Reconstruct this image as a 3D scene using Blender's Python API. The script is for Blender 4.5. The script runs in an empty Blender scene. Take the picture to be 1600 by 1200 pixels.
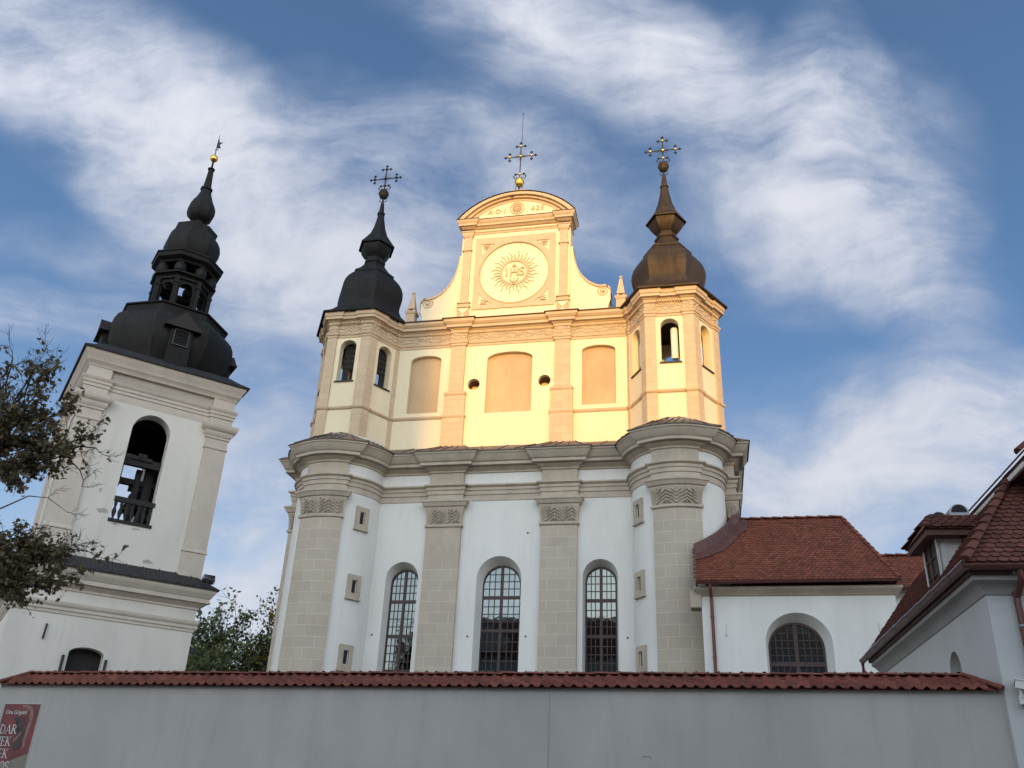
import bpy, bmesh, math, random
from mathutils import Vector, Matrix, noise
R = math.radians
random.seed(7)
scene = bpy.context.scene
COL = scene.collection

# ------------------------------------------------------------------ camera
cam_d = bpy.data.cameras.new('camera'); cam = bpy.data.objects.new('camera', cam_d); COL.objects.link(cam)
CAMPOS = Vector((7.8724, -34.0, 1.6))
PITCH, ROLL, YAW, FPX = R(26.53265), R(2.61556), R(12.75712), 1400.65
f0 = Vector((-math.sin(YAW), math.cos(YAW), 0)); r0 = Vector((math.cos(YAW), math.sin(YAW), 0)); u0 = Vector((0, 0, 1))
FWD = f0*math.cos(PITCH) + u0*math.sin(PITCH); up_ = u0*math.cos(PITCH) - f0*math.sin(PITCH)
RIGHT = r0*math.cos(ROLL) + up_*math.sin(ROLL); UP = up_*math.cos(ROLL) - r0*math.sin(ROLL)
cam.matrix_world = Matrix(((RIGHT.x, UP.x, -FWD.x, CAMPOS.x), (RIGHT.y, UP.y, -FWD.y, CAMPOS.y), (RIGHT.z, UP.z, -FWD.z, CAMPOS.z), (0, 0, 0, 1)))
cam_d.sensor_fit = 'HORIZONTAL'; cam_d.sensor_width = 36; cam_d.lens = 36*FPX/1600
cam_d.clip_start = .1; cam_d.clip_end = 6000
scene.camera = cam
# ------------------------------------------------------------------ light
SUN_E, SUN_A = R(6.0), R(10)          # low sun behind the camera, a little to the right
SUNV = Vector((math.sin(SUN_A)*math.cos(SUN_E), -math.cos(SUN_A)*math.cos(SUN_E), math.sin(SUN_E)))
sd = bpy.data.lights.new('sun', 'SUN'); sd.energy = 4.1; sd.angle = R(0.53); sd.color = (1.0, .52, .06)
so = bpy.data.objects.new('sun', sd); COL.objects.link(so)
so.rotation_euler = SUNV.to_track_quat('Z', 'Y').to_euler(); so.location = (0, 0, 60)
scene.view_settings.view_transform = 'Standard'; scene.view_settings.look = 'None'
scene.view_settings.exposure = 0.0; scene.view_settings.gamma = 1
CLOUDS = [  # centre and half axes in hundredths of a focal length, as directions on the sky dome; tilt, weight
 (150, 150, 330, 95, -33, 1.25), (330, 250, 260, 90, -24, 1.0), (60, 70, 170, 90, -30, .8), (520, 330, 260, 110, -8, 1.15), (440, 420, 200, 110, 10, .9), (620, 400, 140, 110, 0, .8),
 (60, 505, 150, 38, -6, 1.5), (420, 640, 150, 110, 0, .8), (380, 900, 210, 140, 0, 1.9), (110, 410, 200, 45, -16, .35), (500, 560, 110, 70, 0, .35), (230, 760, 160, 120, 0, .6),
 (900, 50, 300, 80, -24, 1.3), (1070, 140, 190, 85, -42, .9), (1150, 240, 110, 70, -60, .5), (750, 235, 110, 90, -10, .9), (890, 290, 190, 65, -12, .9), (960, 390, 110, 60, 0, .5),
 (550, 200, 60, 100, 70, .7), (1290, 190, 70, 130, 12, 1.4), (1340, 300, 120, 150, -30, 1.3), (1400, 390, 190, 75, -48, 1.25), (1230, 380, 110, 70, 40, .6), (1470, 470, 70, 40, -45, .4),
 (1215, 790, 150, 60, -8, 2.0), (1430, 735, 210, 85, 4, 1.9), (1560, 670, 150, 62, 20, 1.9), (1340, 640, 170, 60, 10, .8), (1540, 800, 160, 70, 0, 1.0)]
def build_world():
    w = bpy.data.worlds.new('World'); scene.world = w; w.use_nodes = True
    nt = w.node_tree; N = nt.nodes; L = nt.links; N.clear()
    def nd(t, **k):
        n = N.new(t)
        for a, b in k.items(): setattr(n, a, b)
        return n
    def math_(op, a, b=None, clamp=False):
        n = nd('ShaderNodeMath', operation=op, use_clamp=clamp)
        for i, v in enumerate((a, b)):
            if v is None: continue
            if isinstance(v, (int, float)): n.inputs[i].default_value = v
            else: L.new(v, n.inputs[i])
        return n.outputs[0]
    out = nd('ShaderNodeOutputWorld'); bg = nd('ShaderNodeBackground'); L.new(bg.outputs[0], out.inputs[0])
    sky = nd('ShaderNodeTexSky'); sky.sky_type = 'NISHITA'; sky.sun_disc = False
    sky.sun_elevation = SUN_E + R(5); sky.sun_rotation = math.pi - SUN_A
    sky.altitude = 150; sky.air_density = 1.0; sky.dust_density = .6; sky.ozone_density = 2.2
    tc = nd('ShaderNodeTexCoord'); D = tc.outputs['Generated']
    def dot(v):
        n = nd('ShaderNodeVectorMath', operation='DOT_PRODUCT'); L.new(D, n.inputs[0]); n.inputs[1].default_value = v; return n.outputs['Value']
    den = math_('MAXIMUM', dot(FWD), .02)
    u = math_('DIVIDE', dot(RIGHT), den); v = math_('DIVIDE', dot(UP), den)
    cb = nd('ShaderNodeCombineXYZ'); L.new(u, cb.inputs[0]); L.new(v, cb.inputs[1])
    def noise_(vec, scale, detail, rough, dist=0.0):
        n = nd('ShaderNodeTexNoise'); L.new(vec, n.inputs['Vector']); n.inputs['Scale'].default_value = scale
        n.inputs['Detail'].default_value = detail; n.inputs['Roughness'].default_value = rough; n.inputs['Distortion'].default_value = dist
        return n
    # ragged edges: bend the directions with noise before the cloud banks are laid out
    wn = noise_(cb.outputs[0], 3.6, 3, .5)
    sub = nd('ShaderNodeVectorMath', operation='SUBTRACT'); L.new(wn.outputs['Color'], sub.inputs[0]); sub.inputs[1].default_value = (.5, .5, .5)
    scl = nd('ShaderNodeVectorMath', operation='SCALE'); L.new(sub.outputs[0], scl.inputs[0]); scl.inputs['Scale'].default_value = .15
    ad = nd('ShaderNodeVectorMath', operation='ADD'); L.new(cb.outputs[0], ad.inputs[0]); L.new(scl.outputs[0], ad.inputs[1])
    flat = nd('ShaderNodeVectorMath', operation='MULTIPLY'); L.new(ad.outputs[0], flat.inputs[0]); flat.inputs[1].default_value = (1, 1, 0)
    tot = None
    for (px, py, a, b, ang, wt) in CLOUDS:
        mp = nd('ShaderNodeMapping', vector_type='TEXTURE'); L.new(flat.outputs[0], mp.inputs['Vector'])
        mp.inputs['Location'].default_value = ((px-800)/FPX, (600-py)/FPX, 0); mp.inputs['Rotation'].default_value = (0, 0, R(ang))
        mp.inputs['Scale'].default_value = (a*1.75/FPX, b*1.75/FPX, 1)
        g = nd('ShaderNodeTexGradient', gradient_type='SPHERICAL'); L.new(mp.outputs[0], g.inputs[0])
        s = math_('MULTIPLY', g.outputs['Fac'], wt*1.25)
        tot = s if tot is None else math_('ADD', tot, s)
    front = math_('MULTIPLY', math_('SUBTRACT', dot(FWD), .25), 3.0, True)
    tot = math_('MULTIPLY', tot, front)
    # elsewhere on the dome: broken cloud
    bn = noise_(D, 2.3, 6, .6, .4)
    back = math_('MULTIPLY', math_('SUBTRACT', bn.outputs['Fac'], .30), 4.0, True)
    tot = math_('ADD', tot, math_('MULTIPLY', back, math_('SUBTRACT', 1.0, front)))
    # wisps: noise stretched along two drift directions
    m1 = nd('ShaderNodeMapping'); L.new(ad.outputs[0], m1.inputs['Vector']); m1.inputs['Rotation'].default_value = (0, 0, R(30)); m1.inputs['Scale'].default_value = (2.6, 7.5, 1)
    n1 = noise_(m1.outputs[0], 1.15, 10, .63, .2)
    m2 = nd('ShaderNodeMapping'); L.new(ad.outputs[0], m2.inputs['Vector']); m2.inputs['Rotation'].default_value = (0, 0, R(-48)); m2.inputs['Scale'].default_value = (2.2, 5.0, 1)
    n2 = noise_(m2.outputs[0], 1.4, 10, .62, .15)
    wisp = math_('ADD', math_('MULTIPLY', n1.outputs['Fac'], .6), math_('MULTIPLY', n2.outputs['Fac'], .4))
    n3 = noise_(ad.outputs[0], 7.0, 7, .6, .1)
    wisp = math_('ADD', math_('MULTIPLY', wisp, .78), math_('MULTIPLY', n3.outputs['Fac'], .22))
    t = math_('SUBTRACT', 1.0, math_('POWER', 2.718, math_('MULTIPLY', tot, -.95)))
    nz = math_('MULTIPLY', math_('SUBTRACT', wisp, .33), 2.9, True)
    cov = math_('ADD', math_('MULTIPLY', t, math_('ADD', .22, math_('MULTIPLY', nz, 1.02))), math_('MULTIPLY', math_('SUBTRACT', nz, .35), .22))
    mr = nd('ShaderNodeMapRange', interpolation_type='SMOOTHSTEP'); L.new(cov, mr.inputs['Value'])
    mr.inputs['From Min'].default_value = .02; mr.inputs['From Max'].default_value = .92; mr.inputs['To Max'].default_value = .94
    # haze towards the horizon
    sep = nd('ShaderNodeSeparateXYZ'); L.new(D, sep.inputs[0])
    hz = nd('ShaderNodeMapRange', interpolation_type='SMOOTHSTEP'); L.new(sep.outputs[2], hz.inputs['Value'])
    hz.inputs['From Min'].default_value = .48; hz.inputs['From Max'].default_value = -.05; hz.inputs['To Max'].default_value = .8
    # cloud body: lit cream tops, blue-grey thin parts
    cr = nd('ShaderNodeValToRGB'); L.new(math_('ADD', math_('MULTIPLY', cov, .9), math_('MULTIPLY', math_('SUBTRACT', n3.outputs['Fac'], .5), .5)), cr.inputs[0])
    e = cr.color_ramp.elements; e[0].position = .2; e[0].color = (3.6, 4.3, 5.9, 1); e[1].position = 1.0; e[1].color = (6.7, 7.0, 7.9, 1)
    gain = nd('ShaderNodeMix', data_type='RGBA', blend_type='MULTIPLY'); gain.inputs[0].default_value = 1
    L.new(sky.outputs[0], gain.inputs[6]); gain.inputs[7].default_value = (SKYGAIN*.90, SKYGAIN*1.0, SKYGAIN*1.16, 1)
    hm = nd('ShaderNodeMix', data_type='RGBA'); L.new(hz.outputs[0], hm.inputs[0]); L.new(gain.outputs[2], hm.inputs[6]); hm.inputs[7].default_value = (5.4, 6.3, 7.6, 1)
    mx = nd('ShaderNodeMix', data_type='RGBA'); L.new(mr.outputs[0], mx.inputs[0]); L.new(hm.outputs[2], mx.inputs[6])
    lw = nd('ShaderNodeMix', data_type='RGBA'); L.new(math_('MULTIPLY', hz.outputs[0], .9), lw.inputs[0]); L.new(cr.outputs[0], lw.inputs[6]); lw.inputs[7].default_value = (8.6, 8.8, 9.2, 1); L.new(lw.outputs[2], mx.inputs[7])
    # forward scattering: haze and cloud glow strongly on the side of the low sun
    cs = math_('MULTIPLY', math_('ADD', dot(SUNV), 1.0), .5)
    glow = math_('ADD', 1.0, math_('MULTIPLY', math_('POWER', cs, 1.7), GLOW))
    gs = nd('ShaderNodeVectorMath', operation='SCALE'); L.new(mx.outputs[2], gs.inputs[0]); L.new(glow, gs.inputs['Scale'])
    wt = nd('ShaderNodeMix', data_type='RGBA', blend_type='MULTIPLY'); L.new(math_('POWER', cs, .8), wt.inputs[0]); L.new(gs.outputs[0], wt.inputs[6]); wt.inputs[7].default_value = (1.02, .90, .72, 1)
    L.new(wt.outputs[2], bg.inputs[0]); bg.inputs[1].default_value = .1
SKYGAIN = 1.28; GLOW = 4.3
build_world()

# ------------------------------------------------------------------ mesh builder
ONE_PIECE = {'roof_seams', 'corner_ornaments', 'slats', 'cables', 'louvre', 'sun_rays', 'round_emblem', 'emblem_cross', 'capital', 'cross', 'roof', 'facade_wall', 'pane', 'bell_frame'}
class MB:
    def __init__(s): s.v = []; s.f = []; s.uv = []; s.M = None
    def add(s, pts, faces, uvs=None):
        b = len(s.v)
        for p in pts:
            p = Vector(p); s.v.append(tuple(s.M @ p) if s.M else tuple(p))
        for i, f in enumerate(faces):
            s.f.append([b+k for k in f]); s.uv.append(uvs[i] if uvs else None)
        return s
    def poly(s, pts, uv=None): return s.add(pts, [list(range(len(pts)))], [uv] if uv else None)
    def box(s, x0, x1, y0, y1, z0, z1, T=None):
        p = [(x, y, z) for z in (z0, z1) for y in (y0, y1) for x in (x0, x1)]
        if T: p = [T(*q) for q in p]
        return s.add(p, [(0, 2, 3, 1), (4, 5, 7, 6), (0, 1, 5, 4), (2, 6, 7, 3), (0, 4, 6, 2), (1, 3, 7, 5)])
    def extrude(s, pts, vec):
        n = len(pts); vec = Vector(vec); q = [Vector(p) for p in pts]; q2 = [p+vec for p in q]
        return s.add(q+q2, [list(range(n))[::-1], list(range(n, 2*n))] + [(i, (i+1) % n, n+(i+1) % n, n+i) for i in range(n)])
    def prism_z(s, poly, z0, z1): return s.extrude([(x, y, z0) for x, y in poly], (0, 0, z1-z0))
    def tube(s, pts, rad, n=6, cap=True):
        pts = [Vector(p) for p in pts]; rs = rad if isinstance(rad, (list, tuple)) else [rad]*len(pts)
        rings = []; up = Vector((.013, .02, 1)).normalized()
        for i, p in enumerate(pts):
            d = (pts[min(i+1, len(pts)-1)]-pts[max(i-1, 0)])
            if d.length < 1e-9: d = Vector((0, 0, 1))
            d.normalize(); a = d.cross(up)
            if a.length < 1e-3: a = d.cross(Vector((1, 0, 0)))
            a.normalize(); b = a.cross(d)
            rings.append([p+(a*math.cos(2*math.pi*k/n)+b*math.sin(2*math.pi*k/n))*rs[i] for k in range(n)])
        P = [q for r in rings for q in r]; F = []
        for i in range(len(pts)-1):
            for k in range(n): F.append((i*n+k, i*n+(k+1) % n, (i+1)*n+(k+1) % n, (i+1)*n+k))
        if cap: F.append(list(range(n))[::-1]); F.append([(len(pts)-1)*n+k for k in range(n)])
        return s.add(P, F)
    def lathe(s, prof, n=16, c=(0, 0), cs=None, cap=True):
        P = []; F = []; U = []
        per = [0.0]
        for k in range(1, len(prof)): per.append(per[-1]+math.hypot(prof[k][0]-prof[k-1][0], prof[k][1]-prof[k-1][1]))
        for r, z in prof:
            ring = cs(r) if cs else [(r*math.cos(2*math.pi*k/n), r*math.sin(2*math.pi*k/n)) for k in range(n)]
            m = len(ring); P += [(c[0]+x, c[1]+y, z) for x, y in ring]
        for i in range(len(prof)-1):
            for k in range(m):
                F.append((i*m+k, i*m+(k+1) % m, (i+1)*m+(k+1) % m, (i+1)*m+k))
                w = 1.6
                U.append([(k*w, per[i]), (k*w+w, per[i]), (k*w+w, per[i+1]), (k*w, per[i+1])])
        if cap: F.append(list(range(m))[::-1]); F.append([(len(prof)-1)*m+k for k in range(m)]); U += [None, None]
        return s.add(P, F, U)
    def sphere(s, c, r, n=12, sz=1.0):
        return s.lathe([(max(r*math.sin(math.pi*i/8), 1e-4), c[2]-r*sz*math.cos(math.pi*i/8)) for i in range(9)], n, (c[0], c[1]))
    def sweep(s, path, prof, closed=False, cap=True):
        offs = {}
        def off(o):
            if o not in offs: offs[o] = offset_path(path, o, closed)
            return offs[o]
        rows = [[(x, y, z) for x, y in off(o)] for o, z in prof]
        n = len(path); P = [p for r in rows for p in r]; F = []
        for i in range(len(prof)-1):
            for k in range(n if closed else n-1):
                F.append((i*n+k, i*n+(k+1) % n, (i+1)*n+(k+1) % n, (i+1)*n+k))
        return s.add(P, F)
    def holed(s, outline, holes, T, depth, back=True, reveal=True, inner=None):
        """a flat wall with openings: T(u, z, d) places it, d runs into the wall"""
        bm = bmesh.new(); es = []
        for loop in [outline]+holes:
            vs = [bm.verts.new((x, z, 0)) for x, z in loop]
            es += [bm.edges.new((vs[i], vs[(i+1) % len(vs)])) for i in range(len(vs))]
        bmesh.ops.triangle_fill(bm, use_beauty=True, use_dissolve=False, edges=es)
        bm.verts.index_update()
        co = [v.co.copy() for v in bm.verts]; fs = [[v.index for v in f.verts] for f in bm.faces]; bm.free()
        s.add([T(c.x, c.y, 0) for c in co], fs)
        if back: s.add([T(c.x, c.y, depth) for c in co], fs)
        if reveal:
            for i_, loop in enumerate(([outline] if back else [])+holes):
                n = len(loop); far = inner[i_] if inner else loop
                s.add([T(x, z, 0) for x, z in loop]+[T(x, z, depth) for x, z in far], [(i, (i+1) % n, n+(i+1) % n, n+i) for i in range(n)])
        return s
    def build(s, name, mat, parent=None, weld=True, smooth=40, uvf=None):
        groups = s.pieces() if weld and name not in ONE_PIECE else None
        if groups and len(groups) > 1:
            objs = []
            for g_ in sorted(groups, key=len, reverse=True):
                q = MB(); ix = {}
                for fi in g_:
                    for k in s.f[fi]:
                        if k not in ix: ix[k] = len(q.v); q.v.append(s.v[k])
                    q.f.append([ix[k] for k in s.f[fi]]); q.uv.append(s.uv[fi])
                objs.append(q.build_one(name, mat, parent, weld, smooth, uvf))
            return objs[0]
        return s.build_one(name, mat, parent, weld, smooth, uvf)
    def pieces(s):
        """faces grouped into the pieces that touch (within 5 cm)"""
        key = {}; par = list(range(len(s.f)))
        def find(a):
            while par[a] != a: par[a] = par[par[a]]; a = par[a]
            return a
        for i, f in enumerate(s.f):
            for k in f:
                c = tuple(round(x, 3) for x in s.v[k])
                if c in key: par[find(i)] = find(key[c])
                else: key[c] = i
        g_ = {}
        for i in range(len(s.f)): g_.setdefault(find(i), []).append(i)
        g_ = list(g_.values())
        if not 1 < len(g_) < 200: return None
        bb = []
        for fs in g_:
            P = [s.v[k] for i in fs for k in s.f[i]]; bb.append([(min(p[a] for p in P)-.03, max(p[a] for p in P)+.03) for a in range(3)])
        pr = list(range(len(g_)))
        def fd(a):
            while pr[a] != a: a = pr[a]
            return a
        for i in range(len(g_)):
            for j in range(i):
                if all(bb[i][a][0] < bb[j][a][1] and bb[j][a][0] < bb[i][a][1] for a in range(3)): pr[fd(i)] = fd(j)
        out = {}
        for i, fs in enumerate(g_): out.setdefault(fd(i), []).extend(fs)
        return list(out.values())
    def build_one(s, name, mat, parent=None, weld=True, smooth=40, uvf=None):
        me = bpy.data.meshes.new(name); me.from_pydata(s.v, [], s.f)
        if uvf or any(u is not None for u in s.uv):
            ul = me.uv_layers.new(name='UVMap')
            for p in me.polygons:
                u = s.uv[p.index]
                for j, li in enumerate(p.loop_indices):
                    if uvf: ul.data[li].uv = uvf(me.vertices[me.loops[li].vertex_index].co)
                    elif u: ul.data[li].uv = u[j] if isinstance(u, list) else u
        if weld:
            bm = bmesh.new(); bm.from_mesh(me); bmesh.ops.remove_doubles(bm, verts=bm.verts, dist=.0004)
            bmesh.ops.recalc_face_normals(bm, faces=bm.faces); bm.to_mesh(me); bm.free()
        me.materials.append(mat)
        if smooth:
            me.polygons.foreach_set('use_smooth', [True]*len(me.polygons)); me.set_sharp_from_angle(angle=R(smooth))
        o = bpy.data.objects.new(name, me); COL.objects.link(o)
        if parent: o.parent = parent
        return o
def offset_path(path, o, closed):
    n = len(path); res = []
    for i in range(n):
        def nrm(a, b):
            d = Vector((b[0]-a[0], b[1]-a[1])); d.normalize(); return Vector((d.y, -d.x))
        n1 = nrm(path[i-1], path[i]) if (closed or i > 0) else None
        n2 = nrm(path[i], path[(i+1) % n]) if (closed or i < n-1) else None
        if n1 is None: n1 = n2
        if n2 is None: n2 = n1
        m = n1+n2; k = 1+n1.dot(n2)
        m = m/max(k, .3)
        res.append((path[i][0]+m.x*o, path[i][1]+m.y*o))
    return res
def arc(cx, cz, r, a0, a1, n, rz=None):
    return [(cx+r*math.cos(R(a0+(a1-a0)*k/n)), cz+(rz or r)*math.sin(R(a0+(a1-a0)*k/n))) for k in range(n+1)]
def arch(cx, half, z0, zs, rise=None, n=14):
    """opening outline: jambs from z0 to the spring zs, then an arch of the given rise"""
    return [(cx-half, z0), (cx+half, z0)]+arc(cx, zs, half, 0, 180, n, rise or half)
def thing(name, label, cat, loc=(0, 0, 0), rz=0, group=None):
    o = bpy.data.objects.new(name, None); COL.objects.link(o); o.location = loc; o.rotation_euler = (0, 0, rz)
    o.empty_display_size = .3
    return tag(o, label, cat, group)
def tag(o, label, cat, group=None):
    o['label'] = label; o['category'] = cat
    if group: o['group'] = group
    return o
def struct(o): o['kind'] = 'structure'; return o
def text_mesh(name, body, size, depth, mat, parent, T, shear=0, spacing=1, sx=1, bevel=0):
    cu = bpy.data.curves.new(name, 'FONT'); cu.body = body; cu.size = size; cu.extrude = depth; cu.align_x = 'CENTER'; cu.align_y = 'CENTER'
    cu.shear = shear; cu.space_character = spacing; cu.resolution_u = 3
    tmp = bpy.data.objects.new(name, cu); me = bpy.data.meshes.new_from_object(tmp); bpy.data.objects.remove(tmp)
    for v in me.vertices: v.co = Vector(T(v.co.x*sx, v.co.y, v.co.z))
    me.materials.clear(); me.materials.append(mat); me.name = name
    o = bpy.data.objects.new(name, me); COL.objects.link(o)
    if parent: o.parent = parent
    return o

# ------------------------------------------------------------------ materials
class Mat:
    def __init__(s, name, rough=.8, metal=0.0, spec=.3):
        s.m = bpy.data.materials.new(name); s.m.use_nodes = True; s.nt = s.m.node_tree; s.N = s.nt.nodes; s.L = s.nt.links
        s.b = s.N['Principled BSDF']; s.b.inputs['Roughness'].default_value = rough; s.b.inputs['Metallic'].default_value = metal
        s.b.inputs['Specular IOR Level'].default_value = spec
        s.tc = s.N.new('ShaderNodeTexCoord'); s.h = None
    def vec(s, scale=(1, 1, 1), src='Object'):
        m = s.N.new('ShaderNodeMapping'); s.L.new(s.tc.outputs[src], m.inputs['Vector']); m.inputs['Scale'].default_value = scale; return m.outputs[0]
    def noise(s, scale, detail=4, rough=.6, vs=(1, 1, 1), src='Object', dist=0):
        n = s.N.new('ShaderNodeTexNoise'); s.L.new(s.vec(vs, src), n.inputs['Vector']); n.inputs['Scale'].default_value = scale
        n.inputs['Detail'].default_value = detail; n.inputs['Roughness'].default_value = rough; n.inputs['Distortion'].default_value = dist; return n.outputs['Fac']
    def ramp(s, fac, stops):
        r = s.N.new('ShaderNodeValToRGB'); s.L.new(fac, r.inputs[0]); e = r.color_ramp.elements
        while len(e) > len(stops): e.remove(e[-1])
        while len(e) < len(stops): e.new(.5)
        for i, (p, c) in enumerate(stops): e[i].position = p; e[i].color = tuple(c)+(1,) if len(c) == 3 else c
        return r.outputs[0]
    def mix(s, fac, a, b, mode='MIX'):
        n = s.N.new('ShaderNodeMix'); n.data_type = 'RGBA'; n.blend_type = mode
        for i, v in ((0, fac), (6, a), (7, b)):
            if isinstance(v, (int, float)): n.inputs[i].default_value = v
            elif isinstance(v, tuple): n.inputs[i].default_value = v if len(v) == 4 else v+(1,)
            else: s.L.new(v, n.inputs[i])
        return n.outputs[2]
    def math(s, op, a, b):
        n = s.N.new('ShaderNodeMath'); n.operation = op
        for i, v in ((0, a), (1, b)):
            if isinstance(v, (int, float)): n.inputs[i].default_value = v
            else: s.L.new(v, n.inputs[i])
        return n.outputs[0]
    def color(s, v):
        if isinstance(v, tuple): s.b.inputs['Base Color'].default_value = v+(1,) if len(v) == 3 else v
        else: s.L.new(v, s.b.inputs['Base Color'])
    def bump(s, fac, strength, dist):
        n = s.N.new('ShaderNodeBump'); n.inputs['Strength'].default_value = strength; n.inputs['Distance'].default_value = dist
        s.L.new(fac, n.inputs['Height'])
        if s.h: s.L.new(s.h, n.inputs['Normal'])
        s.h = n.outputs[0]; s.L.new(s.h, s.b.inputs['Normal'])
    def rough(s, v): s.L.new(v, s.b.inputs['Roughness'])
def mul(c, k): return tuple(x*k for x in c)
def plaster(name, base, var=.1, stain=.12, grain=.006):
    m = Mat(name, .9, 0, .2)
    a = m.noise(.55, 6, .62, (1, 1, .55)); b = m.noise(5, 5, .65); c = m.noise(1.1, 5, .7, (2.6, 2.6, .22))
    col = m.ramp(a, [(.3, mul(base, 1-var)), (.7, mul(base, 1+var*.35))])
    col = m.mix(m.math('MULTIPLY', m.math('SUBTRACT', c, .52), stain*6), col, mul((base[0]*.94, base[1]*.92, base[2]*.86), .72))
    col = m.mix(m.math('MULTIPLY', m.math('SUBTRACT', b, .45), .35), col, mul(base, .82))
    m.color(col); m.bump(m.noise(2.2, 5, .6), .22, .03); m.bump(m.noise(38, 4, .7), .35, grain)
    return m.m
def blocks(name, base, joint, bw=.85, bh=.42):
    m = Mat(name, .88, 0, .2)
    br = m.N.new('ShaderNodeTexBrick'); m.L.new(m.tc.outputs['UV'], br.inputs['Vector'])
    br.inputs['Scale'].default_value = 1; br.inputs['Brick Width'].default_value = bw; br.inputs['Row Height'].default_value = bh
    br.inputs['Mortar Size'].default_value = .011; br.inputs['Mortar Smooth'].default_value = .25; br.inputs['Bias'].default_value = 0
    br.inputs['Color1'].default_value = mul(base, .95)+(1,); br.inputs['Color2'].default_value = mul(base, 1.05)+(1,); br.inputs['Mortar'].default_value = joint+(1,)
    a = m.noise(1.3, 6, .65); col = m.mix(m.math('MULTIPLY', m.math('SUBTRACT', a, .42), 1.1), br.outputs['Color'], mul(base, .74))
    m.color(col); m.bump(m.math('SUBTRACT', 1.0, br.outputs['Fac']), .35, .012); m.bump(m.noise(26, 5, .7), .3, .006); return m.m
def stone(name, base, var=.16, relief=0):
    m = Mat(name, .88, 0, .2); a = m.noise(1.6, 6, .65, (1, 1, .7)); b = m.noise(14, 4, .6)
    col = m.ramp(a, [(.28, mul(base, 1-var)), (.72, mul(base, 1+var*.5))])
    if relief:
        w = m.N.new('ShaderNodeTexWave'); w.wave_type = 'RINGS'; m.L.new(m.vec((1, 1, 1)), w.inputs['Vector'])
        w.inputs['Scale'].default_value = 2.1; w.inputs['Distortion'].default_value = 9; w.inputs['Detail'].default_value = 2.5; w.inputs['Detail Scale'].default_value = 1.7
        m.bump(w.outputs['Fac'], .9, .05)
    m.color(m.mix(m.math('MULTIPLY', m.math('SUBTRACT', b, .45), .5), col, mul(base, .72)))
    m.bump(m.noise(24, 5, .7), .35, .008); return m.m
def copper(name, base, metal=.35, rough=.5):
    m = Mat(name, rough, metal, .22)
    br = m.N.new('ShaderNodeTexBrick'); m.L.new(m.tc.outputs['UV'], br.inputs['Vector'])
    br.inputs['Scale'].default_value = 1; br.inputs['Brick Width'].default_value = .8; br.inputs['Row Height'].default_value = .62; br.inputs['Mortar Size'].default_value = .012
    br.inputs['Color1'].default_value = mul(base, .8)+(1,); br.inputs['Color2'].default_value = mul(base, 1.25)+(1,); br.inputs['Mortar'].default_value = mul(base, .45)+(1,)
    a = m.noise(1.2, 6, .7, (2, 2, .6)); b = m.noise(6, 4, .6)
    col = m.mix(m.math('MULTIPLY', m.math('SUBTRACT', a, .4), 1.8), br.outputs['Color'], (base[0]*1.7, base[1]*1.6, base[2]*1.35))
    col = m.mix(m.math('MULTIPLY', m.math('SUBTRACT', b, .5), 1.6), col, mul(base, .5))
    d = m.noise(1.6, 5, .7, (3.5, 3.5, .3)); col = m.mix(m.math('MULTIPLY', m.math('SUBTRACT', d, .5), 2.6), col, mul(base, .45)); col = m.mix(m.math('MULTIPLY', m.math('SUBTRACT', .47, d), 2.2), col, (base[0]*2.0, base[1]*1.8, base[2]*1.4))
    m.color(col); m.rough(m.ramp(a, [(.3, (rough-.12,)*3), (.7, (rough+.2,)*3)])); m.bump(br.outputs['Fac'], -.4, .015); m.bump(m.noise(4, 4, .5), .25, .02); return m.m
def simple(name, base, rough=.6, metal=0.0, var=.25, scale=6, spec=.4, bump=0):
    m = Mat(name, rough, metal, spec); a = m.noise(scale, 5, .65)
    m.color(m.ramp(a, [(.3, mul(base, 1-var)), (.7, mul(base, 1+var))]))
    if bump: m.bump(m.noise(scale*4, 4, .6), .4, bump)
    return m.m
def tiles(name, base):
    m = Mat(name, .75, 0, .3)
    wn = m.N.new('ShaderNodeTexWhiteNoise'); wn.noise_dimensions = '2D'; m.L.new(m.tc.outputs['UV'], wn.inputs['Vector'])
    col = m.ramp(wn.outputs['Value'], [(0, mul(base, .62)), (.45, base), (.8, (base[0]*1.2, base[1]*1.12, base[2]*1.05)), (1, (base[0]*1.35, base[1]*1.5, base[2]*1.5))])
    a = m.noise(.9, 6, .7); col = m.mix(m.math('MULTIPLY', m.math('SUBTRACT', a, .42), 1.4), col, mul(base, .5))
    c = m.noise(17, 4, .7); col = m.mix(m.math('MULTIPLY', m.math('SUBTRACT', c, .5), 1.0), col, (base[0]*.6, base[1]*.8, base[2]*.8))
    m.color(col); m.bump(m.noise(45, 4, .6), .3, .004); return m.m
def leafmat(name, cols):
    m = Mat(name, .6, 0, .25)
    wn = m.N.new('ShaderNodeTexWhiteNoise'); wn.noise_dimensions = '2D'; m.L.new(m.tc.outputs['UV'], wn.inputs['Vector'])
    n = len(cols); m.color(m.ramp(wn.outputs['Value'], [(i/(n-1), c) for i, c in enumerate(cols)]))
    tr = m.N.new('ShaderNodeBsdfTranslucent'); tr.inputs['Color'].default_value = mul(cols[n//2], 1.2)+(1,)
    ms = m.N.new('ShaderNodeMixShader'); ms.inputs[0].default_value = .25
    m.L.new(m.b.outputs[0], ms.inputs[1]); m.L.new(tr.outputs[0], ms.inputs[2]); m.L.new(ms.outputs[0], m.N['Material Output'].inputs[0]); return m.m
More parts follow.
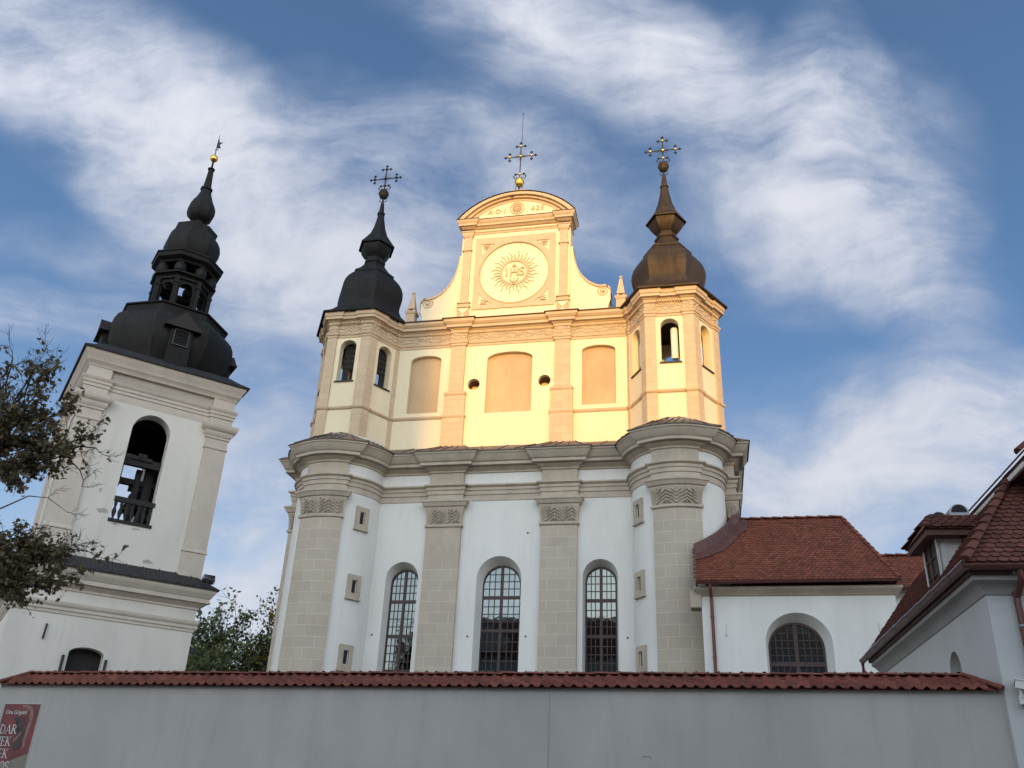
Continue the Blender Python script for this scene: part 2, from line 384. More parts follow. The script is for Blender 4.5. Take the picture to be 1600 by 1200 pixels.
M = dict(
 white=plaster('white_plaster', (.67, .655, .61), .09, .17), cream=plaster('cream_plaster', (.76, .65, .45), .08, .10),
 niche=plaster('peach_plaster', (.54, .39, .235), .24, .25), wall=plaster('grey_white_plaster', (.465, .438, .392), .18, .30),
 tower=plaster('tower_plaster', (.62, .585, .52), .10, .22), house=plaster('house_plaster', (.56, .55, .52), .09, .1),
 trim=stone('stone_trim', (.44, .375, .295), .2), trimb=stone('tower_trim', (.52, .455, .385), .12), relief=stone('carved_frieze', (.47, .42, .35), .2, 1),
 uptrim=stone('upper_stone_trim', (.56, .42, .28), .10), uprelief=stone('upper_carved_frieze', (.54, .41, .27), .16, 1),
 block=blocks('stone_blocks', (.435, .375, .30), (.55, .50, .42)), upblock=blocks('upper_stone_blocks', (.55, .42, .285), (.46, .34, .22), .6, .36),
 copper=copper('dark_copper', (.013, .0127, .0125), .15, .6), copperb=copper('sun_tinted_copper', (.046, .032, .020), .35, .5), slate=copper('grey_sheet_roof', (.045, .046, .05), .15, .62),  # copperb: dark copper with the brown of low sunlight painted in
 ledge=simple('rusty_sheet', (.16, .115, .085), .65, 0, .35, 3), gold=simple('gilded_metal', (.85, .52, .12), .35, 1, .15, 20),
 iron=simple('dark_iron', (.03, .03, .034), .5, .4, .3, 10), wood=simple('brown_window_wood', (.050, .028, .022), .55, 0, .25, 8),
 dark=simple('dark_timber_and_shade', (.018, .016, .015), .8, 0, .3, 6), soffit=simple('brown_timber_and_shade', (.10, .045, .032), .6, 0, .25, 5),
 tile=tiles('clay_tiles', (.172, .053, .030)), cope=tiles('coping_tiles', (.19, .06, .038)), tileh=tiles('dark_clay_tiles', (.135, .048, .032)), htrim=stone('house_eaves', (.36, .345, .32)),
 gutter=simple('brown_gutter_metal', (.12, .042, .032), .4, .1, .2, 5), flash=simple('copper_brown_flashing', (.10, .042, .034), .55, .15, .35, 4),
 steel=simple('galvanised_steel', (.32, .34, .36), .4, .7, .2, 8), plastic=simple('pale_plastic', (.7, .68, .62), .5, 0, .05, 4),
 bark=simple('tree_bark', (.045, .036, .03), .9, 0, .4, 9, .2, .01), black=simple('black_paint', (.02, .02, .022), .5, 0, .2, 6))
def glassm(name, tint, rough):
    m = Mat(name, rough, 1.0, .5); a = m.noise(2.5, 3, .5); m.color(m.ramp(a, [(.3, mul(tint, .85)), (.7, tint)])); m.bump(m.noise(3.0, 2, .5), .05, .02); return m.m
M['ped'] = simple('dark_brown_sheet', (.016, .010, .008), .65, .1, .3, 4)
M['glass'] = glassm('window_glass', (.125, .14, .145), .03); M['dglass'] = glassm('dark_glass', (.10, .11, .12), .1)

# ------------------------------------------------------------------ ground (below the picture, reaching the horizon)
g = MB(); g.poly([(-3000, -3000, 0), (3000, -3000, 0), (3000, 3000, 0), (-3000, 3000, 0)])
struct(g.build('ground', simple('trodden_ground', (.10, .095, .08), .9, 0, .3, .4), None, False, 0))
m = Mat('paving_stones', .85); br = m.N.new('ShaderNodeTexBrick'); m.L.new(m.vec((1, 1, 1)), br.inputs['Vector']); br.inputs['Scale'].default_value = 2.2
br.inputs['Color1'].default_value = (.20, .19, .18, 1); br.inputs['Color2'].default_value = (.25, .24, .22, 1); br.inputs['Mortar'].default_value = (.1, .1, .095, 1)
m.color(m.mix(m.math('MULTIPLY', m.noise(1.5, 5), .5), br.outputs['Color'], (.13, .125, .12))); m.bump(br.outputs['Fac'], -.3, .01)
g = MB(); g.box(-60, 60, -24.5, -15.5, -.2, .12); struct(g.build('pavement', m.m, None, True, 0))
g = MB(); g.poly([(-90, -56, .004), (90, -56, .004), (90, -24.6, .004), (-90, -24.6, .004)])
struct(g.build('road', simple('asphalt', (.055, .055, .057), .85, 0, .2, 30), None, False, 0))

# ================================================================== CHURCH
church = thing('church', 'large white church with two domed towers and a sunlit gable bearing a sun emblem', 'church', (0, 0, 0))
TX, TY, DR = 7.05, .30, 1.8            # tower axis, drum radius (drum centre at y = 0)
def mirror_path(half):                 # half runs from the middle to the right; whole path runs left to right
    return [(-x, y) for x, y in half[::-1]] + half
def drum_pts(a0, a1, r, n): return [(TX+r*math.cos(R(a)), r*math.sin(R(a))) for a in [a0+(a1-a0)*k/n for k in range(n+1)]]
PA = 27.5; PX0, PX1, PP = 1.65, 3.10, .15
ENT = [(PX0, 0), (PX0, -PP), (PX1, -PP), (PX1, 0), (5.25, 0)] + drum_pts(180, 270-PA, DR, 8)[1:] + drum_pts(270-PA, 270+PA, DR+.13, 8) \
    + drum_pts(270+PA, 357, DR, 8) + [(8.86, .08), (9.27, .08), (9.27, 1.0), (9.13, 1.0), (9.13, 26)]
ENTP = mirror_path(ENT)
# --- lower walls
w = MB(); idt = lambda x, z, d: (x, d, z)
holes = [arch(-3.99, .68, 3.5, 10.52), arch(0, .90, 3.5, 10.48), arch(3.99, .68, 3.5, 10.52)]
inner = [arch(-3.97, .585, 3.6, 10.40, .60), arch(.03, .76, 3.6, 10.34, .78), arch(3.97, .60, 3.6, 10.40, .60)]
w.holed([(-5.25, 0), (5.25, 0), (5.25, 15.6), (-5.25, 15.6)], holes, idt, .52, back=False, inner=inner)
w.box(-5.2, 5.2, .13, .8, 15.61, 16.6)
w.build('facade_wall', M['white'], church)
SL = {12.72: 1, 9.94: 1, 7.25: 1}
def drum(sx):
    b = MB(); b.M = Matrix.Diagonal((sx, 1, 1, 1))
    aL, aR = 212.5, 218.5                                   # the slit windows of the winding stair
    cols = [180+5*k for k in range(7)]+[aL, aR]+[225+5*k for k in range(28)]
    zs = [0]; 
    for z in (7.25, 9.94, 12.72): zs += [z-.24, z+.24]
    zs.append(16.2)
    pt = lambda a, z, r=DR: (TX+r*math.cos(R(a)), r*math.sin(R(a)), z)
    for i in range(len(cols)-1):
        for j in range(len(zs)-1):
            if cols[i] == aL and j % 2 == 1:
                a, c, z0, z1 = aL, aR, zs[j], zs[j+1]; q = [(a, z0), (c, z0), (c, z1), (a, z1)]
                for k in range(4): b.poly([pt(*q[k]), pt(*q[(k+1) % 4]), pt(*q[(k+1) % 4], 1.4), pt(*q[k], 1.4)])
                continue
            b.poly([pt(cols[i], zs[j]), pt(cols[i+1], zs[j]), pt(cols[i+1], zs[j+1]), pt(cols[i], zs[j+1])])
    b.prism_z([(8.82, .09), (9.27, .09), (9.27, 1.0), (8.82, 1.0)], 12.5, 16.2)
    o = b.build('corner_drum', M['white'], church)
    for z in (7.25, 9.94, 12.72):
        f = MB(); f.M = Matrix.Diagonal((sx, 1, 1, 1)); am = R(215.5)
        c = Vector((TX+DR*math.cos(am), DR*math.sin(am), z)); t = Vector((-math.sin(am), math.cos(am), 0)); n = Vector((math.cos(am), math.sin(am), 0))
        T = lambda u, d, v: c+t*u+n*d+Vector((0, 0, v))
        for (u0_, u1_, v0, v1) in ((-.30, -.12, -.46, .46), (.12, .30, -.46, .46), (-.12, .12, .26, .46), (-.12, .12, -.46, -.26)): f.box(u0_, u1_, -.08, .07, v0, v1, T)
        f.box(-.34, .34, -.05, .10, -.52, -.461, T)
        fr = f.build('stair_window', M['trim'], church)
        d = MB(); d.M = Matrix.Diagonal((sx, 1, 1, 1)); d.box(-.13, .13, -.10, -.02, -.27, .27, T); d.build('shade_panel', M['dark'], fr)  # dark panel stands in for the shade inside the slit
drum(1); drum(-1)
# --- order of pilasters
def herringbone(mb, T, width, z0, z1, n):
    """carved leaves: upright stems with slanting leaflets, T(u, z, off)"""
    pw = width/n; h = z1-z0
    for i in range(n):
        c = -width/2+pw*(i+.5)
        fl = lambda z: .02+.07*((z-z0)/h)**2
        def leaf(u0_, za, u1_, zb, t=.024):
            d = Vector((u1_-u0_, zb-za)).normalized(); p = Vector((-d.y, d.x))*t
            q = [(u0_+p.x, za+p.y), (u0_-p.x, za-p.y), (u1_-p.x*.4, zb-p.y*.4), (u1_+p.x*.4, zb+p.y*.4)]
            a = [T(u, z, fl(z)) for u, z in q]; bb = [T(u, z, fl(z)+.085) for u, z in q]
            mb.add(a+bb, [(4, 5, 6, 7), (0, 1, 5, 4), (1, 2, 6, 5), (2, 3, 7, 6), (3, 0, 4, 7)])
        for k in range(5):
            za = z0+.05+h*k*.19
            up = .15 if i % 2 == 0 else -.15
            for sgn in (-1, 1):
                if z0 < za+up < z1 and z0 < za < z1: leaf(c+sgn*.015, za if up > 0 else za, c+sgn*pw*.45, za+up)
        leaf(c, z0+.02, c, z1-.03, .016)
CAPP = [(0, 12.55), (.06, 12.57), (.075, 12.62), (.06, 12.67), (.02, 12.69), (.03, 12.95), (.06, 13.2), (.10, 13.36), (.10, 13.40), (.16, 13.43), (.22, 13.56), (.26, 13.60), (.26, 13.675), (0, 13.69)]
def flat_pilaster(sx, x0, x1, y, depth=.2, n=4, side=True):
    b = MB(); b.box(sx*x0 if sx > 0 else -x1, sx*x1 if sx > 0 else -x0, y, y+depth, 0, 13.7)
    p = b.build('pilaster', M['block'], church, uvf=lambda c: (c.x+.2+(c.y-y), c.z+.1))
    xa, xb = (x0, x1) if sx > 0 else (-x1, -x0)
    c = MB(); c.sweep([(xa, y+depth), (xa, y), (xb, y), (xb, y+depth)], CAPP)
    herringbone(c, lambda u, z, o: ((xa+xb)/2+u, y-o, z), xb-xa-.06, 12.70, 13.37, n)
    c.build('capital', M['trim'], p, True, 0)
    return p
for sx in (-1, 1):
    pz = flat_pilaster(sx, PX0, PX1, -PP)
    if sx < 0:
        b = MB(); b.box(-PX1-.003, -PX0+.003, -PP-.003, -.02, 11.22, 12.55); b.build('plain_repair', M['trim'], pz)
for sx in (-1, 1): flat_pilaster(sx, 8.86, 9.27, .08, .9, 2)
for sx in (-1, 1):
    b = MB(); rr = DR+.13; A = [270-PA+2*PA*k/10 for k in range(11)]
    P = [(TX+rr*math.cos(R(a)), rr*math.sin(R(a))) for a in A]
    b.M = Matrix.Diagonal((sx, 1, 1, 1))
    for k in range(10): b.poly([P[k]+(0,), P[k+1]+(0,), P[k+1]+(13.7,), P[k]+(13.7,)], [((k)*.19, .1), ((k+1)*.19, .1), ((k+1)*.19, 13.8), (k*.19, 13.8)])
    for k, e in ((0, 1.6), (10, 1.6)):
        q = (TX+1.6*math.cos(R(A[k])), 1.6*math.sin(R(A[k]))); b.poly([P[k]+(0,), q+(0,), q+(13.7,), P[k]+(13.7,)], [(0, .1), (.3, .1), (.3, 13.8), (0, 13.8)])
    p = b.build('curved_pilaster', M['block'], church)
    c = MB(); c.M = Matrix.Diagonal((sx, 1, 1, 1)); q0 = (TX+1.65*math.cos(R(A[0])), 1.65*math.sin(R(A[0]))); q1 = (TX+1.65*math.cos(R(A[-1])), 1.65*math.sin(R(A[-1])))
    c.sweep([q0]+P+[q1], CAPP)
    def TT(u, z, o):
        a = R(270)+u/rr; return (TX+(rr+o)*math.cos(a), (rr+o)*math.sin(a), z)
    herringbone(c, TT, 2*rr*R(PA)-.06, 12.70, 13.37, 5)
    c.build('capital', M['trim'], p, True, 0)
# --- lower entablature: architrave, frieze blocks, cornice
ARCH = [(0, 13.695), (.03, 13.70), (.03, 13.95), (.07, 13.955), (.07, 14.13), (.11, 14.135), (.11, 14.25), (.15, 14.28), (.20, 14.31), (.20, 14.37), (0, 14.40)]
CORN = [(0, 14.90), (.05, 14.92), (.05, 14.99), (.09, 15.02), (.20, 15.09), (.22, 15.11), (.22, 15.145), (.36, 15.15), (.38, 15.15), (.38, 15.27), (.41, 15.285), (.44, 15.33), (.52, 15.44), (.585, 15.57), (.62, 15.585), (.62, 15.655), (0, 15.67)]
b = MB(); b.sweep(ENTP, ARCH); b.build('architrave', M['trim'], church)
b = MB(); b.sweep(ENTP, CORN); b.build('cornice', M['trim'], church)
for sx in (-1, 1):
    b = MB(); b.M = Matrix.Diagonal((sx, 1, 1, 1))
    b.box(PX0, PX1, -PP, .05, 14.39, 14.91)
    rr = DR+.13; P = [(TX+rr*math.cos(R(a)), rr*math.sin(R(a))) for a in [270-PA+2*PA*k/10 for k in range(11)]]
    P2 = [(TX+1.7*math.cos(R(a)), 1.7*math.sin(R(a))) for a in [270+PA-2*PA*k/10 for k in range(11)]]
    b.prism_z(P+P2, 14.39, 14.91); b.box(8.86, 9.27, .075, 1, 14.39, 14.91)
    b.build('frieze_block', M['trim'], church)
lr = MB(); lr.sweep(ENTP, [(.665, 15.66), (.665, 15.685), (-.52, 16.44)])
lo = lr.build('ledge_roof', M['ledge'], church, True, 0)
sm = MB(); o1 = offset_path(ENTP, .66, False); o2 = offset_path(ENTP, -.12, False)
for k in range(len(ENTP)-1):
    a0, a1, c0, c1 = [Vector(p) for p in (o1[k], o1[k+1], o2[k], o2[k+1])]
    n = max(1, int((a1-a0).length/.55))
    if (a1-a0).length < .15 or a0.y > 2: continue
    for j in range(n):
        t = (j+.5)/n; p = a0.lerp(a1, t); q = c0.lerp(c1, t); sk = (a1-a0).normalized()*.12
        sm.tube([(p.x-sk.x, p.y-sk.y, 15.70), (q.x+sk.x, q.y+sk.y, 16.195)], .022, 4)
sm.build('standing_seam', M['iron'], lo)
# --- tall windows
def tall_window(cx, half, z0, zs, y, trans, cols):
    fo = arch(cx, half, z0, zs, n=16); ri = half-.07
    f = MB(); T = lambda x, z, d: (x, y+d, z)
    top = zs+half; mw = .055
    bands = [z0]+trans+[None]; lights = []
    for s in (-1, 1):
        xa, xb = (cx-ri, cx-mw) if s < 0 else (cx+mw, cx+ri)
        for i in range(len(trans)+1):
            za = (trans[i-1]+.06) if i else z0+.06; zb = trans[i]-.06 if i < len(trans) else None
            lights.append((xa, xb, za, zb, s))
    holes = []
    for xa, xb, za, zb, s in lights:
        if zb: holes.append([(xa, za), (xb, za), (xb, zb), (xa, zb)])
        else:
            if s > 0: holes.append([(xa, za), (xb, za)]+[(cx+ri*math.cos(R(t)), zs+ri*math.sin(R(t))) for t in range(0, 84, 12)]+[(xa, zs+math.sqrt(ri*ri-mw*mw))])
            else: holes.append([(xa, za), (xb, za), (xb, zs+math.sqrt(ri*ri-mw*mw))]+[(cx+ri*math.cos(R(t)), zs+ri*math.sin(R(t))) for t in range(96, 192, 12)])
    f.holed(fo, holes, T, .09)
    fr = f.build('window', M['wood'], church, True, 0)
    # small leaded bars
    br_ = MB()
    for xa, xb, za, zb, s in lights:
        zz = zb or top
        for c in range(1, cols):
            x = xa+(xb-xa)*c/cols; zt = zz if zb else zs+math.sqrt(max(ri*ri-(x-cx)**2, 0)); br_.box(x-.016, x+.016, y+.025, y+.055, za-.01, zt)
        z = za; n = 4 if zb else 4; st = ((zb or zs+ri)-za)/n
        for r_ in range(1, n):
            z = za+st*r_; hw = ri if z < zs else math.sqrt(max(ri*ri-(z-zs)**2, 0))
            x0, x1 = (max(xa, cx-hw), xb) if s < 0 else (xa, min(xb, cx+hw))
            if x1 > x0: br_.box(x0, x1, y+.028, y+.058, z-.016, z+.016)
    br_.build('glazing_bars', M['wood'], fr, False, 0)
    k = 0
    for xa, xb, za, zb, s in lights:
        gl = MB(); h = [q for q in holes][k]; k += 1
        gl.poly([(x, y+.045, z) for x, z in h]); gl.build('pane', M['glass'], fr, False, 0)
    bb = MB(); bb.holed(fo, [], T, .02); 
    bb.M = None
tall_window(.03, .80, 5.6, 10.32, .48, [7.0, 8.55, 9.84], 3)
tall_window(-3.97, .61, 5.6, 10.38, .44, [7.0, 8.33, 9.69], 3)
tall_window(3.97, .62, 5.6, 10.38, .44, [7.0, 8.33, 9.69], 3)
# --- small iron rings on the wall beside the windows
for x, z in ((-1.13, 8.25), (1.15, 8.25), (2.98+.55, 8.2), (1.1, 12.3), (-5.0, 8.3), (5.0, 8.2)):
    b = MB(); b.sphere((x, -.02, z), .035, 6); b.build('wall_hook', M['iron'], church)
# --- upper storey
UY = .1
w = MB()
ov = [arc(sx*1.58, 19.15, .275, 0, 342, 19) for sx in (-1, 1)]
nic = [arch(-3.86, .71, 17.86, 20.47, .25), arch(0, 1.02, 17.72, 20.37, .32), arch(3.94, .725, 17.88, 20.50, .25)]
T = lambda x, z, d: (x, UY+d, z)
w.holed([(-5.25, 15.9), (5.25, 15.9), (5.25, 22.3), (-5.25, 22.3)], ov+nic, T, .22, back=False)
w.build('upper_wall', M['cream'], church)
for h in nic:
    b = MB(); b.poly([(x, UY+.2, z) for x, z in h]); b.build('blind_niche', M['niche'], church, False, 0)
for sx in (-1, 1):
    b = MB(); b.lathe([(.28, 0), (.28, .7)], 20, cap=False)
    b.M = None
    o = MB(); ring = [(sx*1.58+.279*math.cos(t*math.pi/10), 19.15+.279*math.sin(t*math.pi/10)) for t in range(20)]
    for k in range(20):
        a, c = ring[k], ring[(k+1) % 20]; o.poly([(a[0], UY+.2, a[1]), (c[0], UY+.2, c[1]), (c[0], UY+.75, c[1]), (a[0], UY+.75, a[1])])
    oc = o.build('round_window', M['soffit'], church)  # reveal coloured dark brown to paint in the shade of the recess
    o = MB(); o.poly([(x, UY+.73, z) for x, z in ring]); o.build('shade_panel', M['dark'], oc, False, 0)  # dark disc stands in for the unlit inside
UPL = []
for sx in (-1, 1):
    def bx(mb, x0, x1, y0, z0, z1): mb.box(min(sx*x0, sx*x1), max(sx*x0, sx*x1), y0, UY+.05, z0, z1)
    b = MB(); bx(b, 1.88, 2.86, -.06, 15.9, 17.5); bx(b, 1.90, 2.83, -.05, 17.66, 18.58); bx(b, 2.03, 2.69, -.02, 18.8, 21.12)
    p = b.build('upper_pilaster', M['upblock'], church, uvf=lambda c: (c.x+.1+c.y, c.z))
    b = MB()
    for (x0, x1, y0, z0, pr) in ((1.88, 2.86, -.06, 17.5, .05), (1.92, 2.80, -.04, 18.58, .06)):
        xa, xb = (x0, x1) if sx > 0 else (-x1, -x0)
        b.sweep([(xa, UY+.02), (xa, y0), (xb, y0), (xb, UY+.02)], [(0, z0), (pr*.5, z0+.03), (pr, z0+.07), (pr, z0+.13), (pr*.4, z0+.16), (0, z0+.2)])
    b.build('moulding', M['uptrim'], p)
STR = [(0, 17.52), (.03, 17.54), (.07, 17.59), (.07, 17.66), (0, 17.70)]
for sx in (-1, 1):
    b = MB(); xa, xb = (2.86, 5.2) if sx > 0 else (-5.2, -2.86); b.sweep([(xa, UY), (xb, UY)], STR); b.build('string_course', M['uptrim'], church)
UH = [(2.0, UY), (2.0, UY-.13), (2.70, UY-.13), (2.70, UY), (5.2, UY)]
UP_ = mirror_path(UH)
UARCH = [(0, 21.07), (.03, 21.08), (.03, 21.18), (.06, 21.19), (.09, 21.25), (.09, 21.29), (.0, 21.31)]
UCORN = [(0, 21.72), (.05, 21.74), (.05, 21.86), (.09, 21.88), (.12, 21.92), (.22, 21.94), (.24, 21.94), (.24, 22.07), (.28, 22.09), (.36, 22.18), (.36, 22.25), (.36, 22.31), (0, 22.33)]
b = MB(); b.sweep(UP_, UARCH); b.build('upper_architrave', M['uptrim'], church)
b = MB(); b.sweep(UP_, [(.015, 21.31), (.015, 21.72)]); b.build('upper_frieze', M['uprelief'], church)
b = MB(); b.sweep(UP_, UCORN)
for k in range(92):
    x = -5.15+k*.1125; b.box(x, x+.06, UY-.085, UY, 21.755, 21.85)
b.build('upper_cornice', M['uptrim'], church, True, 0)
b = MB(); b.sweep(UP_, [(.43, 22.315), (.43, 22.345), (-.3, 22.62)]); b.build('ledge_roof', M['ledge'], church, True, 0)
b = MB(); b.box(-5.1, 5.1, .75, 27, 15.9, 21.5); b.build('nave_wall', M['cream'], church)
b = MB(); b.box(-9.12, -7.2, .9, 26, 0, 15.6); b.box(7.2, 9.12, .9, 26, 0, 15.6); b.box(-7.2, 7.2, 25, 26, 0, 15.6); b.build('side_wall', M['white'], church)
b = MB(); b.extrude([(-5.3, .8, 21.4), (5.3, .8, 21.4), (0, .8, 25.2)], (0, 26, 0)); b.build('nave_roof', M['tileh'], church)
b = MB()
for sx in (-1, 1): b.extrude([(sx*9.3, 1.2, 15.68), (sx*5.0, 1.2, 15.68), (sx*5.0, 1.2, 17.4)], (0, 25, 0))
b.build('aisle_roof', M['tileh'], church)
# --- obelisks beside the gable
for sx in (-1, 1):
    b = MB(); x = sx*4.92; y = .45
    b.lathe([(.185, 23.42), (.06, 24.27)], 4, (x, y), lambda r: [(-r, -r), (r, -r), (r, r), (-r, r)])
    b.sphere((x, y, 24.36), .085, 10)
    for dx in (-.13, .13):
        for dy in (-.13, .13): b.sphere((x+dx, y+dy, 23.36), .055, 6)
    ob = b.build('obelisk', M['uptrim'], church)
    b = MB(); b.lathe([(.21, 22.3), (.21, 23.1), (.23, 23.12), (.27, 23.2), (.27, 23.27), (.22, 23.30)], 4, (x, y), lambda r: [(-r, -r), (r, -r), (r, r), (-r, r)])
    b.build('pedestal', M['uptrim'], ob)
# --- gable with volutes
GY = .18
wing = [(2.60, 22.3), (4.32, 22.3), (4.36, 22.9), (4.47, 23.2)] + arc(4.14, 23.62, .34, -20, 75, 6) + [(4.02, 23.93), (3.80, 24.0), (3.50, 24.18), (3.27, 24.42), (3.07, 24.72), (2.92, 25.1), (2.82, 25.5), (2.76, 25.9), (2.74, 26.2), (2.60, 26.2)]
for sx in (-1, 1):
    b = MB(); b.extrude([(sx*x, GY+.12, z) for x, z in wing], (0, .5, 0)); vw = b.build('volute_wing', M['cream'], church)
    b = MB(); pl = wing[3:-1]; q = []
    pts = [(sx*x, GY+.08, z) for x, z in pl]
    for k in range(len(pl)-1):                                          # raised rim along the curve
        a, c = pl[k], pl[k+1]; d = Vector((c[0]-a[0], c[1]-a[1])).normalized(); n = Vector((-d.y, d.x))
        if n.x > 0 and n.y < 0: n = -n
        b.extrude([(sx*a[0], GY+.06, a[1]), (sx*c[0], GY+.06, c[1]), (sx*(c[0]-abs(n.x)*.0-.0), GY+.06, c[1]-.11), (sx*a[0], GY+.06, a[1]-.11)], (0, .58, 0))
    sp = [(4.13+(.30-.27*t/26)*math.cos(R(20+t*32)), 23.62+(.30-.27*t/26)*math.sin(R(20+t*32))) for t in range(27)]
    b.tube([(sx*x, GY+.11, z) for x, z in sp], .028, 5); b.sphere((sx*4.13, GY+.1, 23.62), .06, 8)
    b.build('scroll', M['uptrim'], vw, True, 30)
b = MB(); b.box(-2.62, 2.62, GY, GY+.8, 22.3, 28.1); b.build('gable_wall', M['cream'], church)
for sx in (-1, 1):
    c = sx*2.32
    b = MB(); b.box(c-.28, c+.28, GY-.11, GY+.02, 22.35, 23.12); pb = b.build('gable_pedestal', M['uptrim'], church)
    b = MB(); dd = GY-.118
    for s2 in (-1, 1): b.extrude([(c+s2*.26, dd, 22.52), (c+s2*.26, dd, 23.08), (c+s2*.01, dd, 22.80)], (0, .02, 0))
    b.build('triangle_inlay', M['upblock'], pb)
    b = MB(); b.extrude([(c-.25, dd, 23.09), (c+.25, dd, 23.09), (c, dd, 22.81)], (0, .02, 0)); b.extrude([(c-.25, dd, 22.50), (c, dd, 22.79), (c+.25, dd, 22.50)], (0, .02, 0)); b.build('pale_inlay', M['cream'], pb)
    b = MB(); b.box(c-.185, c+.185, GY-.09, GY+.02, 23.4, 27.24); gp = b.build('gable_pilaster', M['upblock'], church, uvf=lambda v: (v.x*1.6, v.z*1.6))
    b = MB(); pth = [(c-.2, GY+.01), (c-.2, GY-.1), (c+.2, GY-.1), (c+.2, GY+.01)]
    b.sweep([(c-.28, GY+.01), (c-.28, GY-.11), (c+.28, GY-.11), (c+.28, GY+.01)], [(-.06, 23.12), (.03, 23.14), (.05, 23.18), (.05, 23.22), (-.03, 23.25), (-.03, 23.36), (.03, 23.38), (.03, 23.43), (-.08, 23.46)])
    b.sweep(pth, [(-.02, 26.28), (.04, 26.30), (.04, 26.36), (-.02, 26.38)]); b.sweep(pth, [(-.02, 27.06), (.03, 27.1), (.07, 27.2), (.07, 27.26), (-.02, 27.27)])
    b.build('moulding', M['uptrim'], gp)
GH = [(2.08, GY), (2.08, GY-.12), (2.60, GY-.12), (2.60, GY+.8)]
GP = mirror_path(GH)
b = MB(); b.sweep(GP, [(0, 27.24), (.03, 27.25), (.03, 27.33), (.07, 27.36), (.07, 27.41), (0, 27.43)])
b.sweep(GP, [(0, 27.52), (.04, 27.54), (.08, 27.61), (.17, 27.66), (.19, 27.66), (.19, 27.77), (.22, 27.80), (.26, 27.88), (.27, 27.90), (.27, 27.96), (0, 27.98)]); b.build('gable_cornice', M['uptrim'], church)
b = MB(); b.sweep(GP, [(.295, 27.965), (.295, 27.99), (-.05, 28.06)]); b.build('cornice_flashing', M['iron'], church, True, 0)
# segmental pediment
def seg_arc(w, h, z0, n=24):
    r = (w*w+h*h)/(2*h); a = math.degrees(math.asin(w/r)); return arc(0, z0+h-r, r, 90+a, 90-a, n)
oa = seg_arc(2.86, 1.40, 28.02); ia = seg_arc(2.16, .98, 28.06)
pw = MB(); pw.extrude([(x, GY-.02, z) for x, z in seg_arc(2.6, 1.15, 28.1)], (0, .8, 0)); ped = pw.build('pediment', M['cream'], church)
b = MB()
for (f0_, f1_, y) in ((0, .34, -.05), (.34, .62, -.16), (.62, 1.0, -.30)):
    for k in range(24):
        L4 = lambda t, i: (ia[i][0]*(1-t)+oa[i][0]*t, ia[i][1]*(1-t)+oa[i][1]*t)
        q = [L4(f0_, k), L4(f1_, k), L4(f1_, k+1), L4(f0_, k+1)]
        b.extrude([(x, GY+y, z) for x, z in q], (0, 1.1+y*-1, 0))
b.build('arched_cornice', M['uptrim'], ped)
b = MB(); oa2 = [(x*1.008, z+.02) for x, z in oa]
for k in range(24):
    a, c = oa2[k], oa2[k+1]; b.extrude([(a[0], GY-.34, a[1]), (c[0], GY-.34, c[1]), (c[0], GY-.34, c[1]+.03), (a[0], GY-.34, a[1]+.03)], (0, 1.3, 0))
b.build('arched_flashing', M['iron'], ped)
TP = lambda cx, cz, y: (lambda x, z, d: (cx+x, y-d, cz+z))
text_mesh('date_lettering', 'A·D·1', .38, .03, M['uptrim'], ped, TP(-.98, 28.50, GY-.03), .12)
text_mesh('date_lettering', '625', .40, .03, M['uptrim'], ped, TP(1.0, 28.52, GY-.03), .12, 1.15)
b = MB(); cc = (0, 28.62)
for k in range(24):
    a0, a1 = R(k*15), R(k*15+15)
    for r0_, r1_ in ((.31, .36), (.22, .25)):
        b.extrude([(cc[0]+r*math.cos(t), GY-.06, cc[1]+r*math.sin(t)) for r, t in ((r0_, a0), (r1_, a0), (r1_, a1), (r0_, a1))], (0, .05, 0))
for k in range(8):
    t = R(k*45+22.5); b.tube([(cc[0], GY-.05, cc[1]), (cc[0]+.22*math.cos(t), GY-.05, cc[1]+.22*math.sin(t))], .025, 5)
    b.sphere((cc[0]+.15*math.cos(t+.39), GY-.04, cc[1]+.15*math.sin(t+.39)), .05, 6)
b.build('round_emblem', M['uptrim'], ped)
b = MB(); b.lathe([(.30, 29.3), (.30, 29.62), (.36, 29.63), (.36, 29.70)], 4, (0, GY+.2), lambda r: [(-r, -r*.8), (r, -r*.8), (r, r*.8), (-r, r*.8)]); b.build('cross_pedestal', M['uptrim'], church)
# square frame and sun emblem
RC = (0, 24.94)
b = MB(); Tg = lambda x, z, d: (x, GY-.05+d, z)
circ = [(RC[0]+1.66*math.cos(R(t*9)), RC[1]+1.70*math.sin(R(t*9))) for t in range(40)]
sp_h = []
for sx in (-1, 1):
    for sz in (-1, 1):
        aa = [(RC[0]+sx*1.92*math.cos(R(t)), RC[1]+sz*1.96*math.sin(R(t))) for t in range(31, 60, 4)]
        sp_h.append([(sx*1.66, RC[1]+sz*1.70)]+[(x*.99, z) for x, z in aa if abs(x) < 1.66 and abs(z-RC[1]) < 1.70])
b.holed([(-1.92, 23.02), (1.92, 23.02), (1.92, 26.99), (-1.92, 26.99)], [circ]+sp_h, Tg, .055)
fr = b.build('medallion_frame', M['uptrim'], church, True, 0)
b = MB(); b.tube([(x, GY-.05, z) for x, z in circ+circ[:1]], .035, 6)
for sx in (-1, 1):
    for sz in (-1, 1):
        for k in range(3):
            b.tube([(sx*(1.58-.02*k), GY-.01, RC[1]+sz*(1.62-.12*k)), (sx*(1.4-.1*k), GY-.04, RC[1]+sz*(1.60-.05*k)), (sx*(1.2+.1*k), GY-.01, RC[1]+sz*(1.64-.1*k))], [.02, .05, .015], 5)
b.build('corner_ornaments', M['uptrim'], fr, True, 40)
b = MB()
